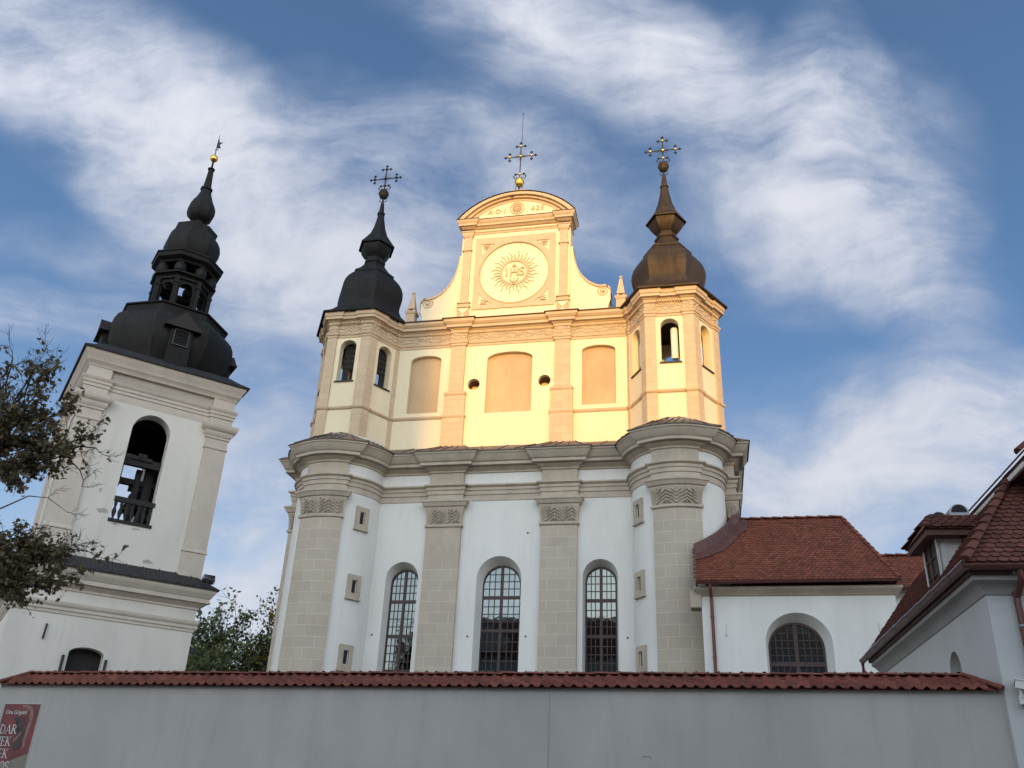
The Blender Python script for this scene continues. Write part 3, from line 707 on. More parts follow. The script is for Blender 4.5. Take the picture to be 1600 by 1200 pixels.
for k in range(32):
    t0 = 2*math.pi*k/32; P = []
    ln = 1.18 if k % 2 else 1.04
    for j in range(9):
        r = .62+(ln-.62)*j/8; ww = t0+(.055*math.sin(j*1.15)*(j/8+.2) if k % 2 else .03*math.sin(j*1.2)); P.append((RC[0]+r*math.cos(ww)*.97, GY-.02, RC[1]+r*math.sin(ww)))
    b.tube(P, [.040-.028*j/8 for j in range(9)], 5)
for k in range(36):
    a0, a1 = R(k*10), R(k*10+10)
    b.extrude([(RC[0]+r*math.cos(t)*.97, GY-.045, RC[1]+r*math.sin(t)) for r, t in ((.60, a0), (.70, a0), (.70, a1), (.60, a1))], (0, .05, 0))
b.build('sun_rays', M['uptrim'], fr, True, 50)
text_mesh('emblem_lettering', 'I', .66, .03, M['uptrim'], fr, TP(-.37, 24.93, GY-.03)); text_mesh('emblem_lettering', 'H', .66, .03, M['uptrim'], fr, TP(.0, 24.91, GY-.03))
text_mesh('emblem_lettering', 'S', .66, .03, M['uptrim'], fr, TP(.36, 24.93, GY-.03))
b = MB(); b.box(-.025, .025, GY-.05, GY, 24.95, 25.42); b.box(-.11, .11, GY-.05, GY, 25.24, 25.29)
for sx in (-1, 1): b.tube([(sx*.2, GY-.03, 24.60), (sx*.14, GY-.03, 24.46), (0, GY-.03, 24.36)], .03, 5)
b.tube([(0, GY-.03, 24.62), (0, GY-.03, 24.40)], .025, 5); b.build('emblem_cross', M['uptrim'], fr)
# --- crosses
def cross(parent, x, y, zo, ro, zc, arm, top, orb_mat, iron_mat, rod=0, dark=False):
    orb = MB(); orb.sphere((x, y, zo), ro, 16, 1.25)
    orb.lathe([(ro*1.04, zo-.03), (ro*1.06, zo), (ro*1.04, zo+.03)], 16, (x, y))
    k = MB(); k.tube([(x, y, zo+ro), (x, y, top-.12)], .028, 6); k.tube([(x-arm+.1, y, zc), (x+arm-.1, y, zc)], .026, 6)
    gm = M['gold'] if not dark else M['copperb']
    boss = MB(); boss.sphere((x, y-.02, zc), .085, 8)
    for (cx, cz, dx, dz) in ((x-arm+.28, zc, -1, 0), (x+arm-.28, zc, 1, 0), (x, top-.30, 0, 1), (x, zo+ro+.28, 0, -1)):
        boss.sphere((cx, y-.01, cz), .075, 8)
        for (ax, az) in ((dx, dz), (dz, dx), (-dz, -dx)):
            e = (cx+ax*.20, cz+az*.20)
            if (ax, az) == (dx, dz) and dz == -1: continue
            k.tube([(cx, y, cz), (e[0], y, e[1])], .022, 5); 
            k.sphere((e[0]+ax*.05, y, e[1]+az*.05), .042, 6)
            for s in (-1, 1): k.sphere((e[0]+az*s*.05, y, e[1]+ax*s*.05), .036, 6)
    for t in range(12):
        a = R(t*30+15)
        k.tube([(x+.08*math.cos(a), y, zc+.08*math.sin(a)), (x+.36*math.cos(a), y, zc+.36*math.sin(a))], [.014, .006], 4)
    for s in (-1, 1):
        k.tube([(x, y, zo+ro+.02), (x+s*.16, y, zo+ro+.10), (x+s*.24, y, zo+ro-.02), (x+s*.30, y, zo+ro+.12)], .02, 5); k.sphere((x+s*.30, y, zo+ro+.15), .045, 6)
        k.tube([(x, y, zo-ro-.28), (x+s*.2, y, zo-ro-.2), (x+s*.16, y, zo-ro-.02)], .02, 5)
    k.tube([(x, y, zo-ro-.45), (x, y, zo)], .05, 6)
    if rod: k.tube([(x+.03, y, top-.2), (x+.03, y, rod)], [.016, .009], 5); k.sphere((x+.03, y, rod), .04, 6)
    c = k.build('cross', iron_mat, parent)
    orb.build('orb', orb_mat, c); boss.build('gilded_boss', gm, c)
cross(church, 0, GY+.2, 30.38, .23, 32.02, .84, 32.98, M['gold'], M['iron'], 34.85)
# --- towers
def octa(a, c): return [(-c, -a), (c, -a), (a, -c), (a, c), (c, a), (-c, a), (-a, c), (-a, -c)]
def hexa(r): return [(-.5*r, -.866*r), (.5*r, -.866*r), (r, 0), (.5*r, .866*r), (-.5*r, .866*r), (-r, 0)]
OR = 1.93
def tower(sx, dome, orbm, dk):
    A = hexa(OR); n = 6; ctr = Vector((sx*TX, TY))
    def face(i):
        a, b_ = Vector(A[i]), Vector(A[(i+1) % 6]); d = (b_-a).normalized(); nrm = Vector((d.y, -d.x)); return a, b_, d, nrm
    w = MB()
    for i in range(6):
        a, b_, d, nrm = face(i); ln = (b_-a).length; mid = (a+b_)/2
        T = lambda u, z, dd: (ctr.x+mid.x+d.x*u-nrm.x*dd, ctr.y+mid.y+d.y*u-nrm.y*dd, z)
        hw = .375
        w.holed([(-ln/2, 15.8), (ln/2, 15.8), (ln/2, 22.3), (-ln/2, 22.3)], [arch(0, hw, 18.92, 20.62, .34)], T, .36)
    tw = w.build('tower_body', M['cream'], church)
    # inside: floor and dark ceiling
    w = MB(); w.prism_z([(ctr.x+x*.8, ctr.y+y*.8) for x, y in A], 18.55, 18.75); w.prism_z([(ctr.x+x*.8, ctr.y+y*.8) for x, y in A], 21.35, 21.5); w.build('inner_boarding', M['dark'], tw)
    w = MB()
    for i in range(6):
        a, b_, d, nrm = face(i); mid = (a+b_)/2; hw = .375+.07
        T = lambda u, dd, z: (ctr.x+mid.x+d.x*u-nrm.x*dd, ctr.y+mid.y+d.y*u-nrm.y*dd, z)
        w.box(-hw, hw, -.06, .3, 18.86, 18.915, T)
    w.build('window_sill', M['iron'], tw)
    for i in range(6):                                        # quoin strips folded round every corner
        a, b_, d, nrm = face(i); p0, _, d0, n0 = face((i-1) % 6); P = .07
        l1 = l0 = .39
        m_ = (nrm+n0)/(1+nrm.dot(n0))
        pts = [a-d0*l0, a-d0*l0+n0*P, a+m_*P, a+d*l1+nrm*P, a+d*l1]
        w = MB()
        for (z0, z1) in ((15.8, 17.53), (17.69, 21.1)): w.prism_z([(ctr.x+p.x, ctr.y+p.y) for p in pts]+[(ctr.x+a.x*.95, ctr.y+a.y*.95)], z0, z1)
        ph = i*.37
        w.build('quoin_strip', M['upblock'], tw, uvf=lambda v: ((v.x+v.y*.8)*1.0+ph, v.z))
    path = []
    for i in range(6):
        a, b_, d, nrm = face(i); _, _, dn, nn = face((i+1) % 6); P = .07; l1 = .39
        m_ = (nrm+nn)/(1+nrm.dot(nn))
        path += [a+d*l1+nrm*P, a+d*l1, b_-d*l1, b_-d*l1+nrm*P, b_+m_*P]
    path = [(ctr.x+p.x, ctr.y+p.y) for p in path]
    w = MB(); w.sweep(path, STR, True); w.sweep(path, UARCH, True); w.build('string_course', M['uptrim'], tw)
    w = MB(); w.sweep(path, [(.012, 21.31), (.012, 21.72)], True); w.build('carved_frieze', M['uprelief'], tw)
    w = MB(); w.sweep(path, [(min(o, .29), z) for o, z in UCORN], True)
    for i in range(6):
        a, b_, d, nrm = face(i); ln = (b_-a).length
        for k in range(int(ln/.11)):
            p = a+d*(k*.11+.04); T = lambda u, dd, z: (ctr.x+p.x+d.x*u+nrm.x*dd, ctr.y+p.y+d.y*u+nrm.y*dd, z)
            w.box(0, .055, 0, .125, 21.76, 21.85, T)
    w.build('tower_cornice', M['uptrim'], tw, True, 0)
    cs = hexa
    P = [(2.0, 22.29), (2.47, 22.27), (2.48, 22.335), (2.05, 22.60), (1.66, 23.0), (1.54, 23.28), (1.56, 23.5), (1.62, 23.78), (1.65, 24.02), (1.63, 24.28), (1.55, 24.54), (1.42, 24.78), (1.25, 25.0), (1.06, 25.2), (1.09, 25.22), (1.09, 25.30), (.80, 25.55), (.58, 25.85), (.50, 26.02), (.56, 26.06), (.56, 26.14), (.46, 26.18), (.44, 26.40)]
    P2 = [(.44, 26.38), (.60, 26.52), (.75, 26.75), (.83, 27.0), (.83, 27.06), (.93, 27.0), (.94, 27.05), (.70, 27.40), (.48, 27.75), (.33, 28.2), (.22, 28.75), (.17, 29.1), (.21, 29.12), (.21, 29.2), (.15, 29.22), (.12, 29.5), (.09, 29.82)]
    w = MB(); w.lathe(P, 8, ctr, cs); dm = w.build('dome', dome, tw, True, 26)
    w = MB(); w.lathe(P2, 8, ctr, cs); w.build('spire', dome, dm, True, 26)
    return tw
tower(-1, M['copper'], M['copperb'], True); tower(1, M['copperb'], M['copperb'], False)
cross(church, -TX, TY, 30.43, .25, 31.42, .86, 32.33, M['copperb'], M['iron'], 0, True)
cross(church, TX, TY, 30.38, .25, 31.38, .88, 32.28, M['copperb'], M['iron'])
# conductor cable down the right corner
b = MB(); b.tube([(8.05, -1.70, 10.9), (8.0, -1.75, 10.2), (7.98, -1.78, 9.4), (8.0, -1.76, 8.2), (8.1, -1.70, 7.4), (8.15, -1.66, 6.4), (8.15, -1.66, 4)], .014, 5); b.build('conductor_cable', M['iron'], church)
# --- aerials in the right tower
AG = 'aerials inside the right church tower'
def aerial(x, y, z0, z1, wd, a, label):
    t = thing('aerial', label, 'aerial', (x, y, z0), a, AG)
    b = MB(); b.lathe([(wd*.9, .3), (wd, .34), (wd, z1-z0-.05), (wd*.8, z1-z0)], 12, (0, 0), lambda r: [(r*math.cos(k*math.pi/6), r*.6*math.sin(k*math.pi/6)) for k in range(12)]); b.build('panel', M['plastic'], t)
    b = MB()
    for k in range(4): b.tube([(-.09+k*.06, 0, .32), (-.09+k*.06, .0, .12), (-.07+k*.06, .1, -.1)], .018, 6)
    b.build('cables', M['black'], t)
    b = MB(); b.tube([(.08, .22, -.3), (.08, .22, z1-z0+.2)], .035, 8)
    for zz in (.5, 1.1): b.box(.04, .12, .05, .22, zz, zz+.06)
    b.build('mast', M['steel'], t); return t
aerial(7.22, -.93, 18.98, 20.72, .15, 0, 'pale panel aerial in the front arch of the right tower')
aerial(5.82, -.38, 18.98, 20.35, .14, R(-60), 'pale panel aerial in the left slanted arch of the sunlit tower')
aerial(8.25, -.40, 18.98, 20.3, .12, R(60), 'thin aerial edge-on in the right slanted arch of the sunlit tower')
# dark louvre leaf standing in the left tower's opening
for (x, y, a, lb) in ((-7.0, -.96, 0, 'dark timber shutter ajar in the front arch of the left shaded tower'), (-5.90, -.36, R(60), 'dark closed shutter in the slanted right arch of the left shaded tower')):
    t = thing('shutter', lb, 'shutter', (x, y, 18.93), a)
    b = MB(); b.box(-.36, .40, 0, .05, .75, 2.0); b.box(.10, .40, 0, .05, 0, .75); b.box(-.36, -.10, 0, .05, 0, .75); b.build('leaf', M['dark'], t)
    b = MB()
    for k in range(5): b.box(-.34, .38, -.03, 0, .8+k*.25, .85+k*.25)
    b.build('slats', M['dark'], t)

# ================================================================== BELL TOWER
TA = R(44.6)
bell = thing('bell_tower', 'square white bell tower with a dark sheet-metal dome and open lantern, left of the church', 'bell tower', (-17.492, .36, 0), TA)
def sq(h, cx=0): return [(cx-h, -h), (cx+h, -h), (cx+h, h), (cx-h, h)]
def sq_pil(h, pw, pp, cx=0):
    """square plan with corner strips pw wide standing pp proud"""
    H = h+pp; P = []
    for k in range(4):
        a = k*math.pi/2; c, s = math.cos(a), math.sin(a)
        for x, y in ((-H, -H), (-H+pw, -H), (-H+pw, -h), (H-pw, -h), (H-pw, -H)): P.append((cx+x*c-y*s, x*s+y*c))
    return P
BX, SX, DX = -.25, -.10, .12                         # slight lean of the old masonry
def face_T(cx, h, k):
    a = k*math.pi/2; c, s = math.cos(a), math.sin(a)
    def T(u, z, d):
        x, y = u, -h+d; return (cx+x*c-y*s, x*s+y*c, z)
    return T
w = MB()
for k in range(4):
    ho = [arch(-.40, .63, 4.6, 7.05, .25)] if k == 0 else []
    w.holed([(-3.4, 0), (3.4, 0), (3.4, 10.3), (-3.4, 10.3)], ho, face_T(BX, 3.4, k), .5, back=False)
base = w.build('base_storey', M['tower'], bell)
w = MB(); w.sweep(sq(3.4, BX), [(0, 8.40), (.04, 8.41), (.04, 8.52), (.08, 8.54), (.08, 8.66), (.13, 8.70), (.16, 8.78), (.16, 8.84), (0, 8.88)], True); w.build('string_course', M['trimb'], base)
w = MB(); w.sweep(sq(3.4, BX), [(0, 9.30), (.05, 9.32), (.05, 9.40), (.12, 9.46), (.20, 9.52), (.20, 9.56), (.33, 9.58), (.35, 9.58), (.35, 9.74), (.39, 9.77), (.46, 9.90), (.52, 9.97), (.55, 10.06), (.55, 10.12), (0, 10.14)], True); w.build('base_cornice', M['trimb'], base)
w = MB(); w.sweep(sq(3.4, BX), [(.62, 10.10), (.63, 10.15), (-.36, 10.80)], True); sk = w.build('skirt_roof', M['slate'], base, True, 0)
w = MB(); T = face_T(BX, 3.4, 0)
for k in range(12):
    u = -3.6+k*.655; w.tube([T(u, 10.18, -.60), T(u, 10.80, .34)], .03, 4)
w.build('roof_seams', M['iron'], sk)
w = MB(); w.poly([T(u, z, .48) for u, z in arch(-.40, .66, 4.6, 7.05, .27)]); wi = w.build('base_window', M['dark'], base, False, 0)
for x0 in (-1.24, .30):
    w = MB(); Tb = lambda x, y, z: T(x, z, y); w.box(x0, x0+.10, -.07, -.01, 4.7, 6.93, Tb); w.build('open_shutter', M['black'], base)
w = MB(); w.tube([T(-2.05, 7.42, -.05), T(-2.03, 7.98, -.05)], .035, 6); w.build('anchor_iron', M['iron'], base)
# belfry storey
w = MB()
op = arch(-.09, .80, 12.42, 16.58, .82)
for k in range(4): w.holed([(-3.07, 10.3), (3.07, 10.3), (3.07, 19.2), (-3.07, 19.2)], [arch(-.09, .80, 12.42, 16.58, .82)], face_T(SX, 3.07, k), .62, back=False)
sh = w.build('belfry_wall', M['tower'], bell)
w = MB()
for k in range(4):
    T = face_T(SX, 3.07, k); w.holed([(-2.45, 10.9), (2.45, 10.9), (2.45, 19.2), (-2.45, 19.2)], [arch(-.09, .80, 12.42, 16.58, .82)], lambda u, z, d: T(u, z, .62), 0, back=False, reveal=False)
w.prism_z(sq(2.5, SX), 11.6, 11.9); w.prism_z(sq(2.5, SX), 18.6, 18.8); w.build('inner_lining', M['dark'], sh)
for k in range(4):
    T = face_T(SX, 3.07, k)
    a = k*math.pi/2; c, s = math.cos(a), math.sin(a); rot = lambda x, y: (SX+x*c-y*s, x*s+y*c)
    H = 3.21; pw = .98
    poly = [rot(-H, -H), rot(-H+pw, -H), rot(-H+pw, -3.0), rot(-3.0, -3.0), rot(-3.0, -H+pw), rot(-H, -H+pw)]
    w = MB(); w.prism_z(poly, 10.5, 17.1); pl = w.build('corner_pilaster', M['trimb'], sh)
    pth = [rot(-2.99, -H+pw), rot(-H, -H+pw), rot(-H, -H), rot(-H+pw, -H), rot(-H+pw, -2.99)]
    pth2 = pth
    w = MB(); w.sweep(pth2, [(0, 11.70), (.04, 11.72), (.04, 11.80), (.02, 11.83), (0, 11.86)]); w.build('base_moulding', M['trimb'], pl); w = MB(); w.sweep(pth2, [(0, 16.46), (.04, 16.48), (.05, 16.55), (0, 16.58)]); w.build('neck_ring', M['trimb'], pl); w = MB()
    w.sweep(pth2, [(0, 16.95), (.05, 16.98), (.05, 17.06), (.12, 17.14), (.14, 17.24), (.14, 17.30), (.26, 17.38), (.30, 17.50), (.30, 17.62), (0, 17.66)]); w.build('capital', M['trimb'], pl)
EP = sq_pil(3.07, .98, .14, SX)
w = MB(); w.sweep(EP, [(0, 17.62), (.02, 17.80), (.02, 17.96), (.06, 17.98), (.06, 18.12), (.10, 18.14), (.10, 18.26), (.16, 18.32), (.18, 18.40), (0, 18.45)], True)
w.sweep(EP, [(0, 18.44), (0, 18.92)], True); w.build('entablature', M['trimb'], sh)
w = MB(); w.sweep(sq(3.21, SX), [(-.1, 18.90), (.03, 18.92), (.05, 19.02), (.16, 19.12), (.18, 19.14), (.20, 19.34), (.26, 19.40), (.30, 19.50), (.33, 19.60), (0, 19.64)], True); w.build('cornice', M['trimb'], sh)
w = MB(); w.sweep(sq(3.21, SX), [(-.1, 19.60), (.42, 19.59), (.43, 19.66), (.05, 19.90), (-.40, 20.25), (-.75, 20.42), (-1.6, 20.5)], True); w.build('skirt_roof', M['slate'], sh, True, 0)
# weather marks by the opening
pst = simple('weathered_plaster', (.36, .33, .28), .9, 0, .3, 7)
for (u, z, a, h_, sd_) in ((-1.22, 12.78, .26, .13, 1), (.22, 12.27, .22, .06, 2), (-.62, 12.33, .2, .04, 3), (.95, 11.02, .30, .10, 4), (-1.5, 13.6, .06, .12, 5)):
    rr_ = random.Random(sd_); w = MB()
    w.poly([face_T(SX, 3.07, 0)(u+a*math.cos(t*.5236)*rr_.uniform(.55, 1.1), z+h_*math.sin(t*.5236)*rr_.uniform(.5, 1.2), -.003) for t in range(12)]); w.build('weather_mark', pst, sh, False, 0)
# balustrade in the opening
T = face_T(SX, 3.07, 0); Tb = lambda x, y, z: T(x, z, y)
w = MB(); w.box(-.95, .80, -.04, .16, 12.40, 12.54, Tb); w.box(-.93, .78, .0, .16, 13.30, 13.52, Tb); bal = w.build('balustrade_rail', M['dark'], sh)
for k in range(7):
    u = -.78+k*.235; p = T(u, 0, .09)
    w = MB(); w.lathe([(.045, 12.52), (.065, 12.55), (.04, 12.60), (.085, 12.80), (.095, 12.88), (.05, 13.04), (.045, 13.10), (.075, 13.2), (.045, 13.3)], 8, (p[0], p[1])); w.build('baluster', M['dark'], bal)
w = MB()
for z0, z1, y0 in ((15.15, 15.5, .5), (14.5, 14.75, 1.2)): w.box(-1.2, 1.0, y0, y0+.25, z0, z1, Tb)
w.box(-.12, .12, 1.1, 1.35, 11.9, 15.2, Tb); w.box(.30, .62, 1.1, 1.35, 11.9, 15.2, Tb); w.box(-1.0, -.6, 1.9, 2.2, 14.6, 16.5, Tb)
w.box(-.3, .05, .42, .5, 15.42, 15.7, Tb); w.box(-.55, .3, .42, .5, 15.40, 15.55, Tb)
w.build('bell_frame', M['dark'], sh)
bl = thing('bell', 'dark bronze bell hanging in the timber frame inside the bell tower arch', 'bell', (-17.60, .95, 13.95), TA)
w = MB(); w.lathe([(.55, .0), (.56, .06), (.47, .18), (.36, .5), (.30, .8), (.20, .95), (.05, 1.0)], 20, cap=False); w.build('bell_body', simple('bell_bronze', (.05, .04, .03), .4, .8), bl)
w = MB(); w.tube([(0, 0, .9), (0, 0, .12)], .03, 6); w.sphere((0, 0, .08), .08, 8); w.build('clapper', M['iron'], bl)
w = MB(); w.box(-.4, .4, -.1, .1, .98, 1.25); w.build('headstock', M['dark'], bl)
# dome and lantern
oc = lambda r: octa(r, r*.435)
C = (DX, 0)
P = [(2.30, 20.2), (2.46, 20.6), (2.66, 21.05), (2.80, 21.55), (2.86, 22.0), (2.83, 22.4), (2.70, 22.75), (2.48, 23.0), (2.30, 23.12), (2.32, 23.42), (1.75, 23.58), (1.35, 23.75), (1.3, 23.9)]
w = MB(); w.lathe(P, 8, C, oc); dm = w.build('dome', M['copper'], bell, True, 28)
w = MB(); w.sweep([(DX+x, y) for x, y in octa(2.30, 2.30*.435)], [(-.1, 23.03), (.04, 23.04), (.07, 23.36), (.16, 23.40), (.16, 23.47), (-.4, 23.58)], True); w.build('dome_collar', M['copper'], dm, True, 0)
for k in range(4):
    a = k*math.pi/2; c, s = math.cos(a), math.sin(a)
    Tm = lambda x, y, z: (DX+x*c-y*s, x*s+y*c, z)
    w = MB(); w.box(-.50, .50, -3.02, -2.2, 20.1, 22.0, Tm)
    dr = w.build('dormer', M['copper'], dm, True, 0)
    w = MB()
    w.add([Tm(*p) for p in ((-.80, -3.24, 21.98), (.80, -3.24, 21.98), (0, -3.24, 22.78), (-.78, -2.2, 21.98), (.78, -2.2, 21.98), (0, -2.2, 22.74))], [(0, 1, 2), (3, 5, 4), (0, 3, 4, 1), (1, 4, 5, 2), (2, 5, 3, 0)])
    w.box(-.84, .84, -3.27, -2.3, 21.90, 21.99, Tm)
    w.build('dormer_pediment', M['ped'], dr, True, 0)
    w = MB()
    for j in range(6): 
        z = 21.15+j*.11; w.add([Tm(*p) for p in ((-.3, -3.02, z+.1), (.3, -3.02, z+.1), (.3, -3.08, z), (-.3, -3.08, z), (-.3, -3.02, z), (.3, -3.02, z))], [(0, 1, 2, 3), (3, 2, 5, 4)])
    w.box(-.36, -.3, -3.09, -3.0, 21.08, 21.86, Tm); w.box(.3, .36, -3.09, -3.0, 21.08, 21.86, Tm); w.box(-.36, .36, -3.09, -3.0, 21.82, 21.88, Tm); w.box(-.36, .36, -3.09, -3.0, 21.04, 21.10, Tm)
    w.build('louvre', M['black'], dr, True, 0)
w = MB(); A = octa(1.20, 1.20*.42)
for i in range(8):
    a, b_ = Vector(A[i]), Vector(A[(i+1) % 8]); d = (b_-a).normalized(); nrm = Vector((d.y, -d.x)); ln = (b_-a).length; mid = (a+b_)/2
    Tl = lambda u, z, dd: (DX+mid.x+d.x*u-nrm.x*dd, mid.y+d.y*u-nrm.y*dd, z)
    h = ln/2
    w.holed([(-h, 23.5), (h, 23.5), (h, 25.9), (-h, 25.9)], [arch(0, h*.66, 23.72, 25.08, h*.62, 10)], Tl, .08)
lan = w.build('lantern', M['copper'], dm, True, 0)
for i in range(8):
    p = Vector(A[i])*1.07
    w = MB(); w.box(DX+p.x-.10, DX+p.x+.10, p.y-.10, p.y+.10, 23.5, 25.65); w.box(DX+p.x-.13, DX+p.x+.13, p.y-.13, p.y+.13, 25.2, 25.3); w.build('lantern_post', M['copper'], lan)
lp = [(DX+x, y) for x, y in octa(1.24, 1.24*.42)]
w = MB(); w.sweep(lp, [(-.2, 25.55), (.06, 25.56), (.06, 25.70), (.14, 25.76), (.26, 25.80), (.26, 25.90), (-.12, 25.93)], True); w.build('lower_cornice', M['copper'], lan, True, 0)
for i in range(8):
    p = Vector(A[i])*1.0
    w = MB(); w.lathe([(.10, 25.88), (.27, 25.98), (.30, 26.16), (.26, 26.36), (.14, 26.48), (.14, 26.55)], 12, (DX+p.x, p.y)); w.build('urn', M['copper'], lan)
w = MB(); w.sweep(lp, [(-.3, 26.5), (.10, 26.52), (.16, 26.62), (.36, 26.72), (.38, 26.76), (.38, 26.94), (.43, 26.98), (.43, 27.05), (-.2, 27.28)], True); w.build('upper_cornice', M['copper'], lan, True, 0)
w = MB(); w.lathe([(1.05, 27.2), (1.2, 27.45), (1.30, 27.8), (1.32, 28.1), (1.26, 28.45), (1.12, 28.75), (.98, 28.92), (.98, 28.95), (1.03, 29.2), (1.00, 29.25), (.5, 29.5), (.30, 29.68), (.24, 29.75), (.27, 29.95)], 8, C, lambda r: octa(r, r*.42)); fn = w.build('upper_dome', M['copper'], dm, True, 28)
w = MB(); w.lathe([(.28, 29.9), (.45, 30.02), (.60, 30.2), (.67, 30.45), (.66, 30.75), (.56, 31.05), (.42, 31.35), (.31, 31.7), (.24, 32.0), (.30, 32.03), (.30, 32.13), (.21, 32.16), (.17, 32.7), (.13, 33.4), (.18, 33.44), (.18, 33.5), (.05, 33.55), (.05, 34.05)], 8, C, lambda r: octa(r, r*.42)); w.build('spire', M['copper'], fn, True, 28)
w = MB(); w.sphere((DX, 0, 34.25), .215, 16); w.build('gilded_ball', M['gold'], fn)
w = MB(); w.tube([(DX, 0, 34.4), (DX, 0, 35.95)], [.03, .012], 5); w.tube([(DX-.08, 0, 34.85), (DX+.12, 0, 34.95)], .02, 5)
w.extrude([(DX+.02, -.012, 35.0), (DX+.22, -.012, 35.1), (DX+.12, -.012, 35.3), (DX+.28, -.012, 35.55), (DX+.1, -.012, 35.45), (DX+.02, -.012, 35.7)], (0, .024, 0)); w.build('weather_vane', M['iron'], fn)
# floodlights on the skirt roof
FG = 'floodlights on the bell tower ledge'
rotT = Matrix.Rotation(TA, 4, 'Z')
for (lx, ly, lb) in ((3.35, -3.55, 'grey floodlight at the right corner of the bell tower ledge'), (-3.75, -3.55, 'grey floodlight at the left corner of the bell tower ledge behind the branches')):
    p = rotT @ Vector((lx, ly, 10.42)); t = thing('floodlight', lb, 'floodlight', (p.x-17.492, p.y+.36, p.z), TA, FG)
    w = MB(); w.box(-.24, .24, -.2, .16, .12, .34); w.M = None; hd = w.build('housing', M['steel'], t); hd.rotation_euler = (R(-25), 0, 0)
    w = MB(); w.box(-.21, .21, -.215, -.195, .14, .32); gl = w.build('lens', M['dglass'], hd)
    w = MB(); w.tube([(0, 0, -.35), (0, 0, .2)], .03, 6); w.tube([(-.26, 0, .2), (-.26, 0, .05), (.26, 0, .05), (.26, 0, .2)], .02, 5); w.build('bracket', M['iron'], t)
p = rotT @ Vector((3.16, -3.3, 7.75)); t = thing('wall_lamp', 'small black lamp on the right edge of the bell tower base', 'lamp', (p.x-17.492, p.y+.36, p.z), TA)
w = MB(); w.tube([(-.2, 0, .05), (0, 0, .1), (.15, 0, .02)], .025, 6); w.build('arm', M['iron'], t)
w = MB(); w.lathe([(.10, -.15), (.12, -.05), (.06, .06)], 10, (.15, 0)); w.build('lamp_shade', M['black'], t)

# ================================================================== GARDEN WALL
WA = R(-2.61)
gw = thing('garden_wall', 'long low white plaster wall capped with red wavy clay tiles in the foreground', 'wall', (-5.099, -18.821, 0), WA)
WL = 17.0
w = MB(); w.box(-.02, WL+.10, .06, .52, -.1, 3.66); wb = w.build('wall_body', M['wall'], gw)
def coping(mb, L, side):
    """three courses of wavy tiles up one slope"""
    tw = .172; n = int(L/tw); crs = [(-.03, 3.715), (.075, 3.79), (.18, 3.865)]; run, rise = .14, .095
    for ci, (y0, z0) in enumerate(crs):
        ins = ci*.12+.03
        for k in range(n):
            x0 = k*tw
            if x0 < ins-.02 or x0+tw > L-ins+.05: continue
            jr = random.uniform(-.006, .006); jz = random.uniform(-.006, .008); rid = (random.random(), random.random()); S = 7
            top = []; bot = []; up2 = []
            for s_ in range(S+1):
                t = s_/S; hgt = .021*math.cos(2*math.pi*(t-.30)) + .007*math.cos(4*math.pi*(t-.3))
                x = x0+t*tw*1.04
                sc = .012*math.sin(math.pi*t)
                yb = y0-sc+jr; zb = z0+hgt+jz
                bot.append((x, yb, zb-.022)); top.append((x, yb, zb)); up2.append((x, yb+run, zb+rise-.016))
            f = lambda p: (p[0], p[1], p[2]) if side > 0 else (p[0], .58-p[1], p[2])
            P = [f(p) for p in bot+top+up2]; F = []
            for s_ in range(S):
                F.append((s_, s_+1, S+2+s_, S+1+s_)); F.append((S+1+s_, S+2+s_, 2*S+3+s_, 2*S+2+s_))
            mb.add(P, F, [rid]*len(F))
w = MB()
w.add([(.0, -.01, 3.668), (.0, .59, 3.668), (WL, .59, 3.668), (WL, -.01, 3.668), (.33, .29, 3.895), (WL-.33, .29, 3.895)], [(0, 3, 5, 4), (1, 4, 5, 2), (0, 4, 1), (3, 2, 5)], [(.1, .1)]*4)
coping(w, WL, 1); coping(w, WL, -1)
for k in range(42):                                      # ridge caps
    x0 = .38+k*.386; rid = (random.random(), random.random()); jz = random.uniform(-.004, .006); P = []; S = 8
    for e, rr in ((0, .095), (.40, .085)):
        for s_ in range(S+1):
            a = math.pi*s_/S; P.append((x0+e, .29+rr*1.1*math.cos(a), 3.915+rr*.40*math.sin(a)+jz+(.012 if e == 0 else 0)))
    if x0+.4 < WL-.25: w.add(P, [(s_, s_+1, S+2+s_, S+1+s_) for s_ in range(S)], [rid]*S)
for e, xs in ((0, 0), (1, 1)):                           # hipped ends
    sx = (lambda x: x) if e == 0 else (lambda x: WL-x)
    w.add([(sx(-.04), -.03, 3.70), (sx(.36), .29, 3.93), (sx(-.04), .61, 3.70)], [(0, 1, 2)], [(.3, .2)])
    for k in range(3):
        t = k/3; a = Vector((sx(-.05), -.04, 3.70)); c = Vector((sx(.37), .29, 3.93))
        p = a.lerp(c, t); q = a.lerp(c, t+.38); w.tube([p, q], [.042, .035], 8)
w.build('tile_coping', M['cope'], gw, False, 50)
w = MB(); w.box(-.01, WL+.0, .057, .53, 3.655, 3.70); w.build('mortar_bed', M['wall'], gw)
w = MB(); w.box(10.475, 10.483, .052, .07, 0, 3.62); w.build('render_joint', M['trim'], gw)
w = MB(); w.box(11.93, 12.05, .054, .07, 2.70, 2.708); w.box(11.93, 11.937, .054, .07, 2.66, 2.70); w.box(12.043, 12.05, .054, .07, 2.66, 2.70); w.build('patched_outline', M['trim'], gw)
